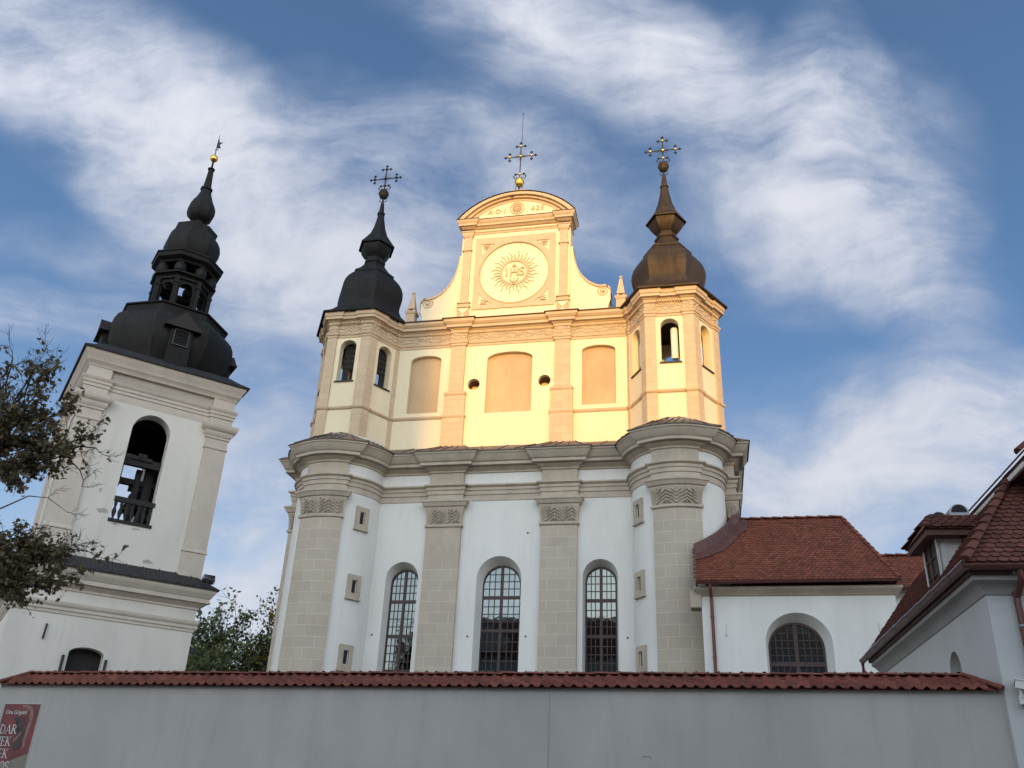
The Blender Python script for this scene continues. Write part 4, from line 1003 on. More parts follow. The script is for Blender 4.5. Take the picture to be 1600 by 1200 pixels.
# poster
ps = thing('poster', 'dark red poster with white serif lettering on the left end of the foreground wall', 'poster', (-5.099, -18.821, 0), WA)
pm = Mat('poster_print', .45, 0, .3)
PY = .045
b = MB(); b.box(.204, .998, PY, .058, 1.96, 3.346); b.build('backing_board', M['white'], ps)
b = MB(); b.box(.212, .99, PY-.004, PY+.004, 1.97, 3.338)
a = pm.noise(2.6, 4, .6, (1, 1, .7), 'Object', .5); pm.color(pm.ramp(a, [(.25, (.075, .028, .03)), (.5, (.16, .03, .03)), (.75, (.24, .045, .04))]))
b.build('printed_sheet', pm.m, ps)
def curved_strip(pts, wd, mat, name, y):
    b = MB()
    for k in range(len(pts)-1):
        a, c = Vector(pts[k]), Vector(pts[k+1]); d = (c-a).normalized(); n = Vector((-d.y, d.x)); w0, w1 = wd[k], wd[k+1]
        b.poly([(a.x+n.x*w0, y, a.y+n.y*w0), (c.x+n.x*w1, y, c.y+n.y*w1), (c.x-n.x*w1, y, c.y-n.y*w1), (a.x-n.x*w0, y, a.y-n.y*w0)])
    return b.build(name, mat, ps, False, 0)
pk = simple('print_flesh', (.26, .12, .10), .5, 0, .2, 8); pdk = simple('print_shadow', (.045, .022, .026), .5, 0, .3, 8); pgy = simple('print_grey', (.20, .17, .13), .5, 0, .2, 8)
curved_strip([(.62, 3.30), (.75, 3.29), (.84, 3.22), (.87, 3.05), (.85, 2.9), (.83, 2.72), (.86, 2.6)], [.02, .035, .04, .035, .03, .03, .02], pk, 'printed_arm', PY-.008)
curved_strip([(.50, 3.10), (.62, 3.06), (.72, 2.92), (.70, 2.66), (.72, 2.55)], [.02, .09, .11, .1, .05], pdk, 'printed_head', PY-.007)
curved_strip([(.73, 2.86), (.68, 2.78), (.60, 2.70)], [.012, .02, .025], pk, 'printed_hand', PY-.009)
b = MB(); b.poly([(.212, PY-.006, 1.97), (.99, PY-.006, 1.97), (.99, PY-.006, 2.50), (.82, PY-.006, 2.44), (.60, PY-.006, 2.36), (.212, PY-.006, 2.30)]); b.build('printed_ground', pgy, ps, False, 0)
pt = simple('print_white', (.62, .58, .55), .5, 0, .05, 8)
TPo = lambda cx, cz: (lambda x, z, d: (cx+x, PY-.012-d, cz+z))
text_mesh('author_line', 'Ona Grigaitė', .10, .001, pt, ps, TPo(.52, 3.19), 0, .92, .95)
def serif_word(word, cx, cz, h, sx):
    """thin-and-thick roman capitals drawn as strokes: (polyline, half width) on a unit square"""
    A_ = lambda x, y, rx, ry, a0, a1: [(x+rx*math.cos(R(a0+(a1-a0)*k/12)), y+ry*math.sin(R(a0+(a1-a0)*k/12))) for k in range(13)]
    K, k = .062, .026
    def sf(x, y, w=.16): return ([(x-w, y), (x+w, y)], .02)
    G = {'D': (.78, [([(.16, 0), (.16, 1)], K), (A_(.2, .5, .48, .49, -90, 90), .045), ([(.02, .01), (.3, .01)], k), ([(.02, .99), (.3, .99)], k)]),
         'A': (.78, [([(.06, 0), (.38, 1)], k), ([(.38, 1), (.70, 0)], K), ([(.18, .34), (.58, .34)], k), sf(.06, .01), sf(.70, .01)]),
         'R': (.76, [([(.16, 0), (.16, 1)], K), (A_(.2, .75, .34, .24, -90, 90), .04), ([(.02, .99), (.25, .99)], k), ([(.16, .51), (.24, .51)], k), ([(.32, .51), (.68, .0)], K), sf(.16, .01), sf(.70, .01, .1)]),
         'I': (.36, [([(.18, 0), (.18, 1)], K), sf(.18, .01), sf(.18, .99)]),
         'E': (.66, [([(.16, 0), (.16, 1)], K), ([(.02, .01), (.58, .01)], k), ([(.02, .99), (.56, .99)], k), ([(.16, .51), (.44, .51)], k), ([(.58, .01), (.6, .2)], k), ([(.56, .99), (.57, .82)], k), ([(.44, .42), (.44, .6)], k)]),
         'K': (.78, [([(.16, 0), (.16, 1)], K), ([(.18, .42), (.60, .98)], k), ([(.30, .58), (.68, 0)], K), sf(.16, .01), sf(.16, .99), sf(.60, .99, .12), sf(.70, .01, .12)]),
         'T': (.70, [([(.35, 0), (.35, 1)], K), ([(.04, .99), (.66, .99)], k), ([(.04, .99), (.03, .8)], k), ([(.66, .99), (.67, .8)], k), sf(.35, .01)]),
         'J': (.42, [([(.26, 1), (.26, .1), (.18, -.1), (.04, -.16)], K*.8), sf(.26, .99)]),
         'U': (.78, [([(.16, 1), (.16, .3)]+A_(.39, .28, .23, .27, 180, 360)+[(.62, 1)], .042), sf(.16, .99), sf(.62, .99, .12)]),
         'O': (.84, [(A_(.42, .5, .34, .49, 0, 180)+A_(.42, .5, .34, .49, 180, 360), .045)]),
         'S': (.60, [(A_(.30, .74, .2, .24, 20, 250)[:-1]+A_(.29, .25, .22, .24, 80, -170), .045)])}
    G['Š'] = (.60, G['S'][1]+[([(.16, 1.26), (.30, 1.12), (.44, 1.26)], .03)])
    tot = sum(G[c][0] for c in word); x0 = cx-tot*h*sx/2; b = MB()
    for c in word:
        for pl, w in G[c][1]:
            for j in range(len(pl)-1):
                a, d = Vector(pl[j]), Vector(pl[j+1]); e = d-a
                if e.length < 1e-6: continue
                n = Vector((-e.y, e.x)).normalized()*w; e = e.normalized()*(.006 if len(pl) > 2 else 0)
                b.poly([(x0+p.x*h*sx, PY-.012, cz-h/2+p.y*h) for p in (a+n-e, a-n-e, d-n+e, d+n+e)])
        x0 += G[c][0]*h*sx
    b.build('title_line', pt, ps, False, 0)
for i, s in enumerate(('DAR', 'ŠIEK', 'TIEK', 'JUKOS')): serif_word(s, (.44, .38, .38, .40)[i], 2.90-.205*i, .155, (1.05, .98, .98, .95)[i])

# ================================================================== SIDE CHAPEL
def tile_field(mb, O, U, V, N, poly, tw, ch, inset=0):
    """plain rounded tiles over a sloping polygon given in (u, v)"""
    us = [p[0] for p in poly]; vs = [p[1] for p in poly]
    def inside(u, v):
        c = False; j = len(poly)-1
        for i in range(len(poly)):
            (x1, y1), (x2, y2) = poly[i], poly[j]
            if (y1 > v) != (y2 > v) and u < (x2-x1)*(v-y1)/(y2-y1)+x1: c = not c
            j = i
        return c
    O, U, V, N = Vector(O), Vector(U), Vector(V), Vector(N); nr = int((max(vs)-min(vs))/ch)+1; nc = int((max(us)-min(us))/tw)+2
    for r in range(nr):
        v = min(vs)+r*ch
        for c in range(-1, nc):
            u = min(us)+c*tw+(tw/2 if r % 2 else 0)
            if not inside(u+tw/2, v+ch*.5): continue
            j = random.uniform(-.01, .01)*ch*2; lift = .022+random.uniform(0, .008); rid = (random.random(), random.random()); g_ = tw*.03
            lo_ = [(u+g_, v+tw*.22+j), (u+tw*.2, v+tw*.06+j), (u+tw*.5, v+j), (u+tw*.8, v+tw*.06+j), (u+tw-g_, v+tw*.22+j)]
            hi = [(u+tw-g_, v+ch*1.25), (u+g_, v+ch*1.25)]
            P = [O+U*a+V*b_+N*lift for a, b_ in lo_]+[O+U*a+V*b_+N*.004 for a, b_ in hi]+[O+U*a+V*b_ for a, b_ in lo_]
            mb.add(P, [(0, 1, 2, 3, 4, 5, 6)]+[(k, 7+k, 8+k, k+1) for k in range(4)], [rid]*5)
def ridge_tiles(mb, a, b_, r, step, up=(0, 0, 1)):
    a, b_ = Vector(a), Vector(b_); d = (b_-a); L_ = d.length; d.normalize(); upv = Vector(up); sd_ = d.cross(upv).normalized(); upv = sd_.cross(d).normalized(); n = max(1, int(L_/step))
    for k in range(n):
        p0 = a+d*(k*L_/n-step*.06); p1 = a+d*((k+1)*L_/n+step*.10); rid = (random.random(), random.random()); S = 8; P = []
        for p, rr, lf in ((p0, r*1.1, .028), (p1, r*.92, 0)):
            for s_ in range(S+1):
                t = math.pi*s_/S; P.append(p+sd_*(rr*math.cos(t))+upv*(rr*.75*math.sin(t)+lf-.02))
        mb.add(P+[p0-upv*.03], [(s_, s_+1, S+2+s_, S+1+s_) for s_ in range(S)]+[tuple(range(S+1))], [rid]*(S+1))
def gutter(mb, a, b_, r=.075):
    a, b_ = Vector(a), Vector(b_); d = (b_-a).normalized(); s_ = d.cross(Vector((0, 0, 1))).normalized(); S = 8
    for rr in (r, r*.85):
        P = []
        for p in (a, b_):
            for k in range(S+1):
                t = math.pi+math.pi*k/S; P.append(p+s_*rr*math.cos(t)+Vector((0, 0, rr*math.sin(t))))
        mb.add(P, [(k, k+1, S+2+k, S+1+k) for k in range(S)])
    for k in (-1, 1): mb.tube([a+s_*r*k, b_+s_*r*k], .012, 5)
    for p in (a, b_): mb.poly([p+s_*r*math.cos(math.pi+math.pi*k/S)+Vector((0, 0, r*math.sin(math.pi+math.pi*k/S))) for k in range(S+1)])
ch_ = thing('side_chapel', 'white chapel with red tiled roof and one wide arched window, leaning on the church', 'chapel', (0, 0, 0))
CY0 = -3.3
w = MB(); w.holed([(7.76, 0), (13.88, 0), (13.88, 9.15), (7.76, 9.15)], [arch(10.76, 1.04, 4.6, 7.40, .98, 18)], lambda x, z, d: (x, CY0+d, z), .45, back=False, inner=[arch(10.70, .87, 4.6, 7.30, .82, 18)])
w.box(7.761, 8.1, CY0+.46, 1.0, 0, 9.14); w.box(13.4, 13.879, CY0+.46, 3, 0, 9.14); w.box(7.76, 13.88, 2.9, 3.2, 0, 9.14); w.build('wall', M['white'], ch_)
f = MB(); WX = 10.70; A_ = arch(WX, .90, 4.6, 7.30, .85, 18); y = CY0+.40
def half_light(sg, za):
    x0, x1 = WX+sg*.06, WX+sg*.82; pts = [(x1, za), (x0, za)] if sg < 0 else [(x0, za), (x1, za)]
    if za < 6: return pts+[(pts[1][0], 6.74), (pts[0][0], 6.74)]
    ar = [(WX+sg*.82*math.cos(R(t)), 7.30+.77*math.sin(R(t))) for t in range(5, 84, 13)]
    return ([(x1, za)]+ar+[(x0, 8.06), (x0, za)]) if sg < 0 else ([(x0, za), (x1, za)]+ar+[(x0, 8.06)])
f.holed(A_, [half_light(-1, 4.7), half_light(1, 4.7), half_light(-1, 6.88), half_light(1, 6.88)], lambda x, z, d: (x, y+d, z), .08)
wn = f.build('window', M['wood'], ch_, True, 0)
f = MB()
for x in (-.63, -.44, -.25, .25, .44, .63): f.box(WX+x-.013, WX+x+.013, y+.02, y+.05, 4.7, 7.30+.80*math.sqrt(max(0, 1-(x/.84)**2)))
for z in (5.2, 5.7, 6.2, 7.08, 7.32, 7.56, 7.80):
    hw = .83 if z < 7.3 else .83*math.sqrt(1-((z-7.3)/.80)**2)
    f.box(WX-hw, WX+hw, y+.022, y+.052, z-.013, z+.013)
f.build('glazing_bars', M['wood'], wn, False, 0)
f = MB(); f.poly([(x, y+.06, z) for x, z in arch(WX, .87, 4.62, 7.30, .82, 18)]); f.build('pane', M['dglass'], wn, False, 0)
EZ, EY = 9.36, -3.72; RZ, RY = 12.62, 0.0
w = MB(); w.sweep([(7.77, -1.5), (7.77, CY0), (13.87, CY0), (13.87, 2)], [(0, 8.92), (.05, 8.94), (.08, 9.0), (.20, 9.08), (.24, 9.12), (.24, 9.2), (0, 9.22)]); w.build('eaves_moulding', M['trim'], ch_)
sl = Vector((0, RY-EY, RZ-EZ)); SLn = sl.length; sl.normalize(); nn = Vector((0, -sl.z, sl.y))
w = MB(); O = Vector((7.62, EY, EZ)); poly = [(0, 0), (6.40, 0), (5.42, SLn), (0, SLn)]
w.poly([O+Vector((1, 0, 0))*u+sl*v-nn*.03 for u, v in poly]); w.poly([(14.02, EY, EZ), (13.04, RY, RZ), (13.04, RY+.4, RZ), (14.02, 3.4, EZ)])
w.poly([(7.62, 3.4, EZ), (14.02, 3.4, EZ), (13.04, RY, RZ), (7.62, RY, RZ)]); rf = w.build('roof', M['tile'], ch_, False, 0)
w = MB(); tile_field(w, O, (1, 0, 0), sl, nn, poly, .17, .155); w.build('roof_tiles', M['tile'], rf, False, 0)
w = MB(); ridge_tiles(w, (8.9, RY, RZ+.03), (13.04, RY, RZ+.03), .10, .38); ridge_tiles(w, (14.02, EY, EZ+.05), (13.04, RY, RZ+.05), .07, .36); w.build('ridge_tiles', M['tile'], rf, False, 50)
w = MB(); w.box(7.60, 7.66, EY-.02, -1.7, EZ-.12, EZ-.05)
w.extrude([(7.60, EY-.03, EZ-.09), (7.60, -1.5, EZ-.09+2.22*.876), (7.60, -1.5, EZ+.08+2.22*.876), (7.60, EY-.03, EZ+.08)], (.05, 0, 0)); w.build('verge_board', M['soffit'], rf)
pv = lambda x, yy, o=.05: tuple(Vector((x, yy, EZ+(yy-EY)*.8763))+nn*o)
w = MB(); pth_ = [(7.60, -2.30), (7.95, -2.02), (8.45, -1.55), (8.86, -.95), (9.06, -.45), (9.3, -.25), (9.36, .0)]
lo2 = [(7.60, -2.62), (8.05, -2.44), (8.62, -2.06), (9.08, -1.42), (9.30, -.98), (9.55, -.75), (9.60, .0)]
for k in range(6):
    a, b_, c, d = pth_[k], pth_[k+1], lo2[k+1], lo2[k]
    w.poly([pv(*d), pv(*c), pv(*b_), pv(*a)]); w.poly([pv(*a), pv(*b_), Vector(pv(b_[0]-.03, b_[1]+.06))+Vector((0, 0, .35)), Vector(pv(a[0]-.03, a[1]+.06))+Vector((0, 0, .35))])
w.build('flashing', M['flash'], rf, True, 0)
w = MB(); gutter(w, (7.60, EY-.06, EZ-.06), (14.04, EY-.06, EZ-.02)); gt = w.build('gutter', M['gutter'], ch_)
w = MB(); w.tube([(8.07, EY-.06, EZ-.12), (8.07, EY-.04, EZ-.26), (8.09, CY0-.08, EZ-.52), (8.09, CY0-.08, 3)], .055, 8)
for z in (8.2, 6.9): w.lathe([(.07, z), (.07, z+.05)], 8, (8.09, CY0-.08))
w.build('downpipe', M['gutter'], ch_)
b = MB(); b.box(7.40, 7.75, -3.35, -2.75, 8.55, 9.15); b.build('junction_box', M['trim'], ch_)
b = MB(); b.tube([(13.25, CY0-.05, 6.8), (13.25, CY0-.05, 8.05)], .012, 5); b.box(13.2, 13.28, CY0-.07, CY0, 7.3, 7.42); b.build('conductor_rod', M['steel'], ch_)
b = MB(); b.box(8.48, 8.53, CY0-.03, CY0, 7.6, 7.68); b.tube([(8.5, CY0-.02, 7.6), (8.52, CY0-.02, 8.0)], .006, 4); b.build('wall_bracket', M['steel'], ch_)
# link wing between chapel and house
lk = thing('link_wing', 'low wing with a red tiled roof between the chapel and the right-hand house', 'wing', (0, 0, 0))
w = MB(); w.box(13.9, 21, -.1, 4.5, 0, 9.85); w.build('wall', M['white'], lk)
LO = Vector((13.5, -.5, 9.86)); LV = Vector((0, 1.75, 1.62)); LL = LV.length; LV.normalize(); LN = Vector((0, -LV.z, LV.y))
w = MB(); w.poly([LO-LN*.03, LO+Vector((8, 0, 0))-LN*.03, LO+Vector((8, 0, 0))+LV*LL-LN*.03, LO+LV*LL-LN*.03]); w.poly([(13.5, 1.25, 11.48), (21.5, 1.25, 11.48), (21.5, 5, 9.8), (13.5, 5, 9.8)]); rf = w.build('roof', M['tile'], lk, False, 0)
w = MB(); tile_field(w, LO, (1, 0, 0), LV, LN, [(0, 0), (8, 0), (8, LL), (0, LL)], .17, .155); w.build('roof_tiles', M['tile'], rf, False, 0)
w = MB(); ridge_tiles(w, (13.5, 1.25, 11.50), (21.5, 1.25, 11.50), .10, .38); w.build('ridge_tiles', M['tile'], rf, False, 50)
w = MB(); gutter(w, (13.9, -.58, 9.80), (21.5, -.58, 9.80)); w.build('gutter', M['gutter'], lk)

# ================================================================== HOUSE ON THE RIGHT
HA = R(2.6)             # its side runs almost straight away from the camera
hs = thing('house', 'white house with steep red tiled roof and dormer at the right edge', 'house', (11.95, -19.6, 0), HA)
# local axes: x to the right along the street front, y away along the side
w = MB(); Tside = lambda u, z, d: (d, u, z)
w.holed([(0, 0), (7.4, 0), (7.4, 5.14), (0, 5.14)], [arch(2.05, .31, 3.2, 4.25, .33)], Tside, .5, back=False)
w.box(.01, 7, 7.1, 7.4, 0, 5.13); w.box(.001, 7, 0, .4, 0, 5.14); w.build('wall', M['house'], hs)
w = MB(); w.poly([(.48, u, z) for u, z in arch(2.05, .33, 3.2, 4.25, .35)]); nw = w.build('niche_back', M['house'], hs, False, 0)
w = MB(); w.sweep([(7, 0), (0, 0), (0, 7.4)][::-1], [(0, 5.02), (.02, 5.03), (.05, 5.10), (.13, 5.18), (.19, 5.21), (.19, 5.28), (0, 5.30)]); w.build('eaves_moulding', M['htrim'], hs)
w = MB(); w.box(-.245, .35, -.245, 7.42, 5.285, 5.395); w.build('soffit_board', M['soffit'], hs)
w = MB(); w.box(.0, .3, 0, 7.4, 5.13, 5.29); w.box(.3, 7, 0, .3, 5.13, 5.29); w.box(.35, 7, -.245, .35, 5.285, 5.394); w.build('wall_head', M['htrim'], hs)
SLP = 1.32; EX = -.26; EZ2 = 5.42; k_ = math.hypot(1, SLP); HV = Vector((1/k_, 0, SLP/k_)); HN = Vector((-SLP/k_, 0, 1/k_)); FV = Vector((0, 1/k_, SLP/k_)); FN = Vector((0, -SLP/k_, 1/k_))
w = MB(); RUN = 1.36; zt = EZ2+RUN*SLP
w.poly([(EX, EX, EZ2), (EX, 7.7, EZ2), (EX+RUN, 7.7, zt), (EX+RUN, EX+RUN, zt)]); w.poly([(EX, EX, EZ2), (EX+RUN, EX+RUN, zt), (7, EX+RUN, zt), (7, EX, EZ2)])
rf = w.build('roof', M['tileh'], hs, False, 0)
w = MB(); RL = RUN*k_
tile_field(w, (EX, EX, EZ2+.03), (0, 1, 0), HV, HN, [(0, 0), (7.96, 0), (7.96, RL), (RUN, RL)], .150, .112)
tile_field(w, (EX, EX, EZ2+.03), (1, 0, 0), FV, FN, [(0, 0), (7.2, 0), (7.2, RL), (RUN, RL)], .150, .112); w.build('roof_tiles', M['tileh'], rf, False, 0)
w = MB(); ridge_tiles(w, (EX-.02, EX-.02, EZ2+.07), (EX+RUN+.1, EX+RUN+.1, zt+.2), .082, .24); w.build('hip_tiles', M['tileh'], rf, False, 50)
# upper roof stage with its overhanging eave
w = MB(); UX = 1.04; UZ = zt-.06
w.extrude([(UX, .15, UZ), (UX+.9, .15, UZ-.12), (UX+5, .15, UZ+4.3), (UX+5, .15, UZ+4.7), (UX, .15, UZ+.16)], (0, 3.75, 0)); us = w.build('upper_roof', M['soffit'], rf)
w = MB(); w.box(UX-.03, UX+.02, .2, 3.9, UZ-.02, UZ+.06); w.build('fascia_board', M['plastic'], us)
UV_ = Vector((.707, 0, .707)); w = MB(); tile_field(w, (UX-.07, .1, UZ+.13), (0, 1, 0), UV_, Vector((-.707, 0, .707)), [(0, 0), (3.8, 0), (3.8, 5), (0, 5)], .150, .112)
ridge_tiles(w, (UX-.1, .05, UZ+.16), (UX+3, .05, UZ+3.3), .10, .3); w.build('upper_tiles', M['tileh'], us, False, 0)
# dormer
dy0, dy1, dxf, dzt = 2.10, 3.02, .08, 6.55
dm = MB(); dm.poly([(dxf, dy0, EZ2+.40), (dxf, dy0, dzt), (dxf+.62, dy0, dzt)]); dm.poly([(dxf, dy1, EZ2+.40), (dxf, dy1, dzt), (dxf+.62, dy1, dzt)])
dm.box(dxf-.03, dxf+.03, dy1-.10, dy1, EZ2+.36, dzt); dm.box(dxf-.03, dxf+.03, dy0, dy0+.07, EZ2+.36, dzt); dor = dm.build('dormer', M['house'], rf, True, 0)
w = MB(); w.box(dxf-.01, dxf+.02, dy0+.07, dy1-.10, EZ2+.4, dzt); 
for yy in (dy0+.10, (dy0+dy1)/2-.02, dy1-.17): w.box(dxf-.035, dxf-.005, yy, yy+.05, EZ2+.42, dzt)
for zz in (5.95, 6.25): w.box(dxf-.034, dxf-.006, dy0+.07, dy1-.1, zz, zz+.03)
w.build('dormer_window', M['wood'], dor)
w = MB(); w.extrude([(dxf-.22, dy0-.22, dzt-.02), (dxf+1.1, dy0-.22, dzt-.02), (dxf+1.1, dy0-.22, dzt+.09), (dxf-.22, dy0-.22, dzt+.09)], (0, 1.36, 0)); dr = w.build('dormer_eave', M['soffit'], dor)
w = MB(); tp = [(dxf-.26, dy0-.26, dzt+.09), (dxf+1.1, dy0-.26, dzt+.09), (dxf+1.1, dy1+.26, dzt+.09), (dxf-.26, dy1+.26, dzt+.09), (dxf+.02, dy0+.3, dzt+.47), (dxf+1.1, dy0+.3, dzt+.47), (dxf+1.1, dy1-.3, dzt+.47), (dxf+.02, dy1-.3, dzt+.47)]
w.add(tp, [(0, 1, 5, 4), (3, 7, 6, 2), (0, 4, 7, 3), (4, 5, 6, 7), (0, 3, 2, 1)])
dl = Vector((0, .56, .38)); d_l = dl.length; dl.normalize(); tile_field(w, (dxf-.26, dy0-.28, dzt+.11), (1, 0, 0), dl, Vector((0, -dl.z, dl.y)), [(0, 0), (1.33, 0), (1.33, d_l), (.28, d_l)], .150, .112)
ridge_tiles(w, (dxf-.26, dy0-.26, dzt+.12), (dxf+.05, dy0+.3, dzt+.50), .07, .2); ridge_tiles(w, (dxf-.26, dy1+.26, dzt+.12), (dxf+.02, dy1-.3, dzt+.50), .07, .2); w.build('dormer_tiles', M['tileh'], dor, False, 0)
# ventilation hoods above the dormer
VG = 'metal hoods above the dormer'
for (x, y_, r_, lb) in ((.66, 2.55, .17, 'rounded grey metal hood above the dormer, nearer of the two'), (.42, 2.95, .16, 'rounded grey metal hood above the dormer, farther of the two')):
    p = Matrix.Rotation(HA, 4, 'Z') @ Vector((x, y_, dzt+.52)); t = thing('vent_hood', lb, 'vent', (11.95+p.x, -19.6+p.y, p.z), HA, VG)
    S = 12; q = [(r_*math.cos(math.pi*k/S), r_*math.sin(math.pi*k/S)+.06) for k in range(S+1)]
    w = MB(); w.extrude([(-r_, -.05, -.12), (r_, -.05, -.12)]+[(a, -.05, b_) for a, b_ in q], (0, .3, 0)); w.build('hood', M['steel'], t)
    w = MB(); w.extrude([(a*.8, -.056, b_*.85+.02) for a, b_ in q], (0, .01, 0)); w.build('end_plate', M['slate'], t)
w = MB(); gutter(w, (EX-.05, 7.7, EZ2-.03), (EX-.05, EX-.09, EZ2-.03), .07); gutter(w, (7, EX-.05, EZ2-.03), (EX-.09, EX-.05, EZ2-.03), .07); gt = w.build('gutter', M['gutter'], hs)
for k in range(8):
    w = MB(); y_ = .3+k*.95; w.tube([(EX-.12, y_, EZ2-.12), (EX-.135, y_, EZ2-.02), (EX-.06, y_, EZ2+.05), (EX+.12, y_, EZ2+.22)], .011, 4); w.build('gutter_bracket', M['steel'], gt)
w = MB(); w.tube([(.62, EX-.10, EZ2-.03), (.62, EX-.10, EZ2+.07), (.66, EX-.02, EZ2+.2)], .011, 4); w.build('gutter_bracket', M['steel'], gt)
w = MB(); w.tube([(EX-.05, 7.72, EZ2-.05), (EX-.05, 7.72, EZ2-.28), (-.08, 7.5, EZ2-.5), (-.08, 7.46, 2)], .05, 8); w.build('downpipe', M['gutter'], hs)
w = MB(); w.tube([(.44, EX-.03, EZ2-.08), (.44, EX-.03, EZ2-.22), (.40, -.07, EZ2-.46), (.40, -.07, 0)], .05, 8)
w.lathe([(.06, EZ2-.42), (.06, EZ2-.36)], 8, (.40, -.07)); dp = w.build('downpipe', M['gutter'], hs)
for z in (4.55, 3.3):
    w = MB(); w.lathe([(.062, z), (.062, z+.03)], 8, (.40, -.07)); w.box(.40, .47, -.08, -.05, z, z+.03); w.build('pipe_clamp', M['steel'], dp)
w = MB(); w.tube([(dxf-.30, dy0-.05, EZ2+.12), (dxf-.12, dy0-.1, EZ2+.34), (dxf-.0, dy0-.15, EZ2+.42)], .009, 4); w.tube([(dxf-.26, dy0+.9, EZ2+.12), (dxf-.22, dy0+.4, EZ2+.18), (dxf-.14, dy0-.1, EZ2+.30)], .009, 4); w.build('conductor_wire', M['iron'], rf)
# camera on the house corner
cc = thing('security_camera', 'white security camera fixed at the corner of the house beside the wall end', 'camera', (12.13, -19.72, 3.66), R(-20))
w = MB(); w.box(-.07, .26, -.07, .07, .02, .13); bd = w.build('housing', M['plastic'], cc); bd.rotation_euler = (0, R(14), 0)
w = MB(); w.box(-.09, .27, -.085, .085, .13, .15); hd = w.build('sun_shield', M['plastic'], cc); hd.rotation_euler = (0, R(14), 0)
w = MB(); w.tube([(.0, .0, .03), (.0, .0, -.08), (.0, .15, -.10)], .025, 8); w.box(-.04, .05, .0, .12, -.18, -.06); w.build('bracket', M['plastic'], cc)
w = MB(); w.tube([(-.085, 0, .08), (-.06, 0, .08)], .045, 10); w.build('lens', M['dglass'], bd)

# ================================================================== TREES
def rnd_dir(d, spread):
    d = Vector(d).normalized(); v = Vector((random.gauss(0, 1), random.gauss(0, 1), random.gauss(0, 1)))
    return (d+v*spread).normalized()
LEAFN = [(0, 0), (.22, .10), (.55, .05), (.42, .28), (.72, .52), (.38, .50), (.30, .78), (0, 1.0), (-.30, .78), (-.38, .50), (-.72, .52), (-.42, .28), (-.55, .05), (-.22, .10)]
def leaf(mb, p, size, hang=.5):
    n = Vector((random.gauss(0, 1), random.gauss(0, 1), random.gauss(.3, 1))).normalized()
    t = Vector((random.gauss(0, 1), random.gauss(0, 1), random.gauss(-hang, .8))); t -= n*t.dot(n); t.normalize(); b = n.cross(t)
    rid = (random.random(), random.random()); fold = .18
    P = [p+(b*x*.62+t*z)*size+n*(abs(x)*fold*size) for x, z in LEAFN]
    k = len(LEAFN); c = len(mb.v)
    mb.add(P, [(0, 1, 2, 3, 4, 5, 6, 7), (0, 7, 8, 9, 10, 11, 12, 13)], [rid, rid])
def leaf4(mb, p, size):
    n = Vector((random.gauss(0, 1), random.gauss(0, 1), random.gauss(.4, 1))).normalized()
    t = Vector((random.gauss(0, 1), random.gauss(0, 1), random.gauss(-.2, .8))); t -= n*t.dot(n); t.normalize(); b = n.cross(t); rid = (random.random(), random.random())
    mb.add([p, p+(t*.5+b*.36)*size, p+t*size, p+(t*.5-b*.36)*size], [(0, 1, 2, 3)], [rid])
def limb(mb, p, q, r0_, r1_, wob=.06, n=7, sides=6):
    p, q = Vector(p), Vector(q); L_ = (q-p).length; P = []; off = Vector((0, 0, 0))
    for k in range(n+1):
        t = k/n; 
        if 0 < k < n: off = off*.6+Vector((random.gauss(0, 1), random.gauss(0, 1), random.gauss(0, 1)))*L_*wob*.5
        P.append(p.lerp(q, t)+(off if 0 < k < n else Vector((0, 0, 0)))+Vector((0, 0, math.sin(t*math.pi)*L_*.06)))
    mb.tube(P, [r0_+(r1_-r0_)*k/n for k in range(n+1)], sides); return P
def twigs(mb, lm, p, d, ln, r, depth, dens, size, lf, bare=.2):
    n = 4; P = [Vector(p)]; dd = Vector(d).normalized()
    for k in range(n):
        dd = (dd+Vector((random.gauss(0, .22), random.gauss(0, .22), random.gauss(.02, .22)))).normalized(); P.append(P[-1]+dd*ln/n)
    mb.tube(P, [max(r*(1-.7*k/n), .004) for k in range(n+1)], 4, False)
    if depth > 0:
        for k in range(1, n+1):
            for _ in range(2 if k < n else 3): twigs(mb, lm, P[k], rnd_dir(dd, .55), ln*random.uniform(.45, .7), r*.5, depth-1, dens, size, lf, bare)
    else:
        if random.random() < bare: return
        for k in range(1, n+1):
            for _ in range(dens): lf(lm, P[k]+Vector((random.gauss(0, .06), random.gauss(0, .06), random.gauss(-.03, .06)))*size*6, size*random.uniform(.6, 1.25))
random.seed(31)
mt = thing('broadleaf_tree', 'dark brown-leaved tree reaching in from the left edge before the bell tower', 'tree', (0, 0, 0))
lmat = leafmat('autumn_leaves', [(.07, .062, .032), (.10, .085, .042), (.13, .105, .05), (.11, .078, .044), (.18, .12, .06)])
tr = MB(); lv = MB(); root = Vector((-12.6, -13.6, 0))
trunk = limb(tr, root, (-12.3, -13.8, 5.2), .30, .22, .02, 6, 10); fork = trunk[-1]
limb(tr, fork, (-13.2, -12.8, 13.0), .18, .05, .04)
def px_point(px, py, L_):            # where a branch tip stands: a compass bearing, a height and a distance from the street
    d = FWD+RIGHT*((px-800)/FPX)+UP*((600-py)/FPX); h = math.hypot(d.x, d.y); return CAMPOS+d*(L_/h)
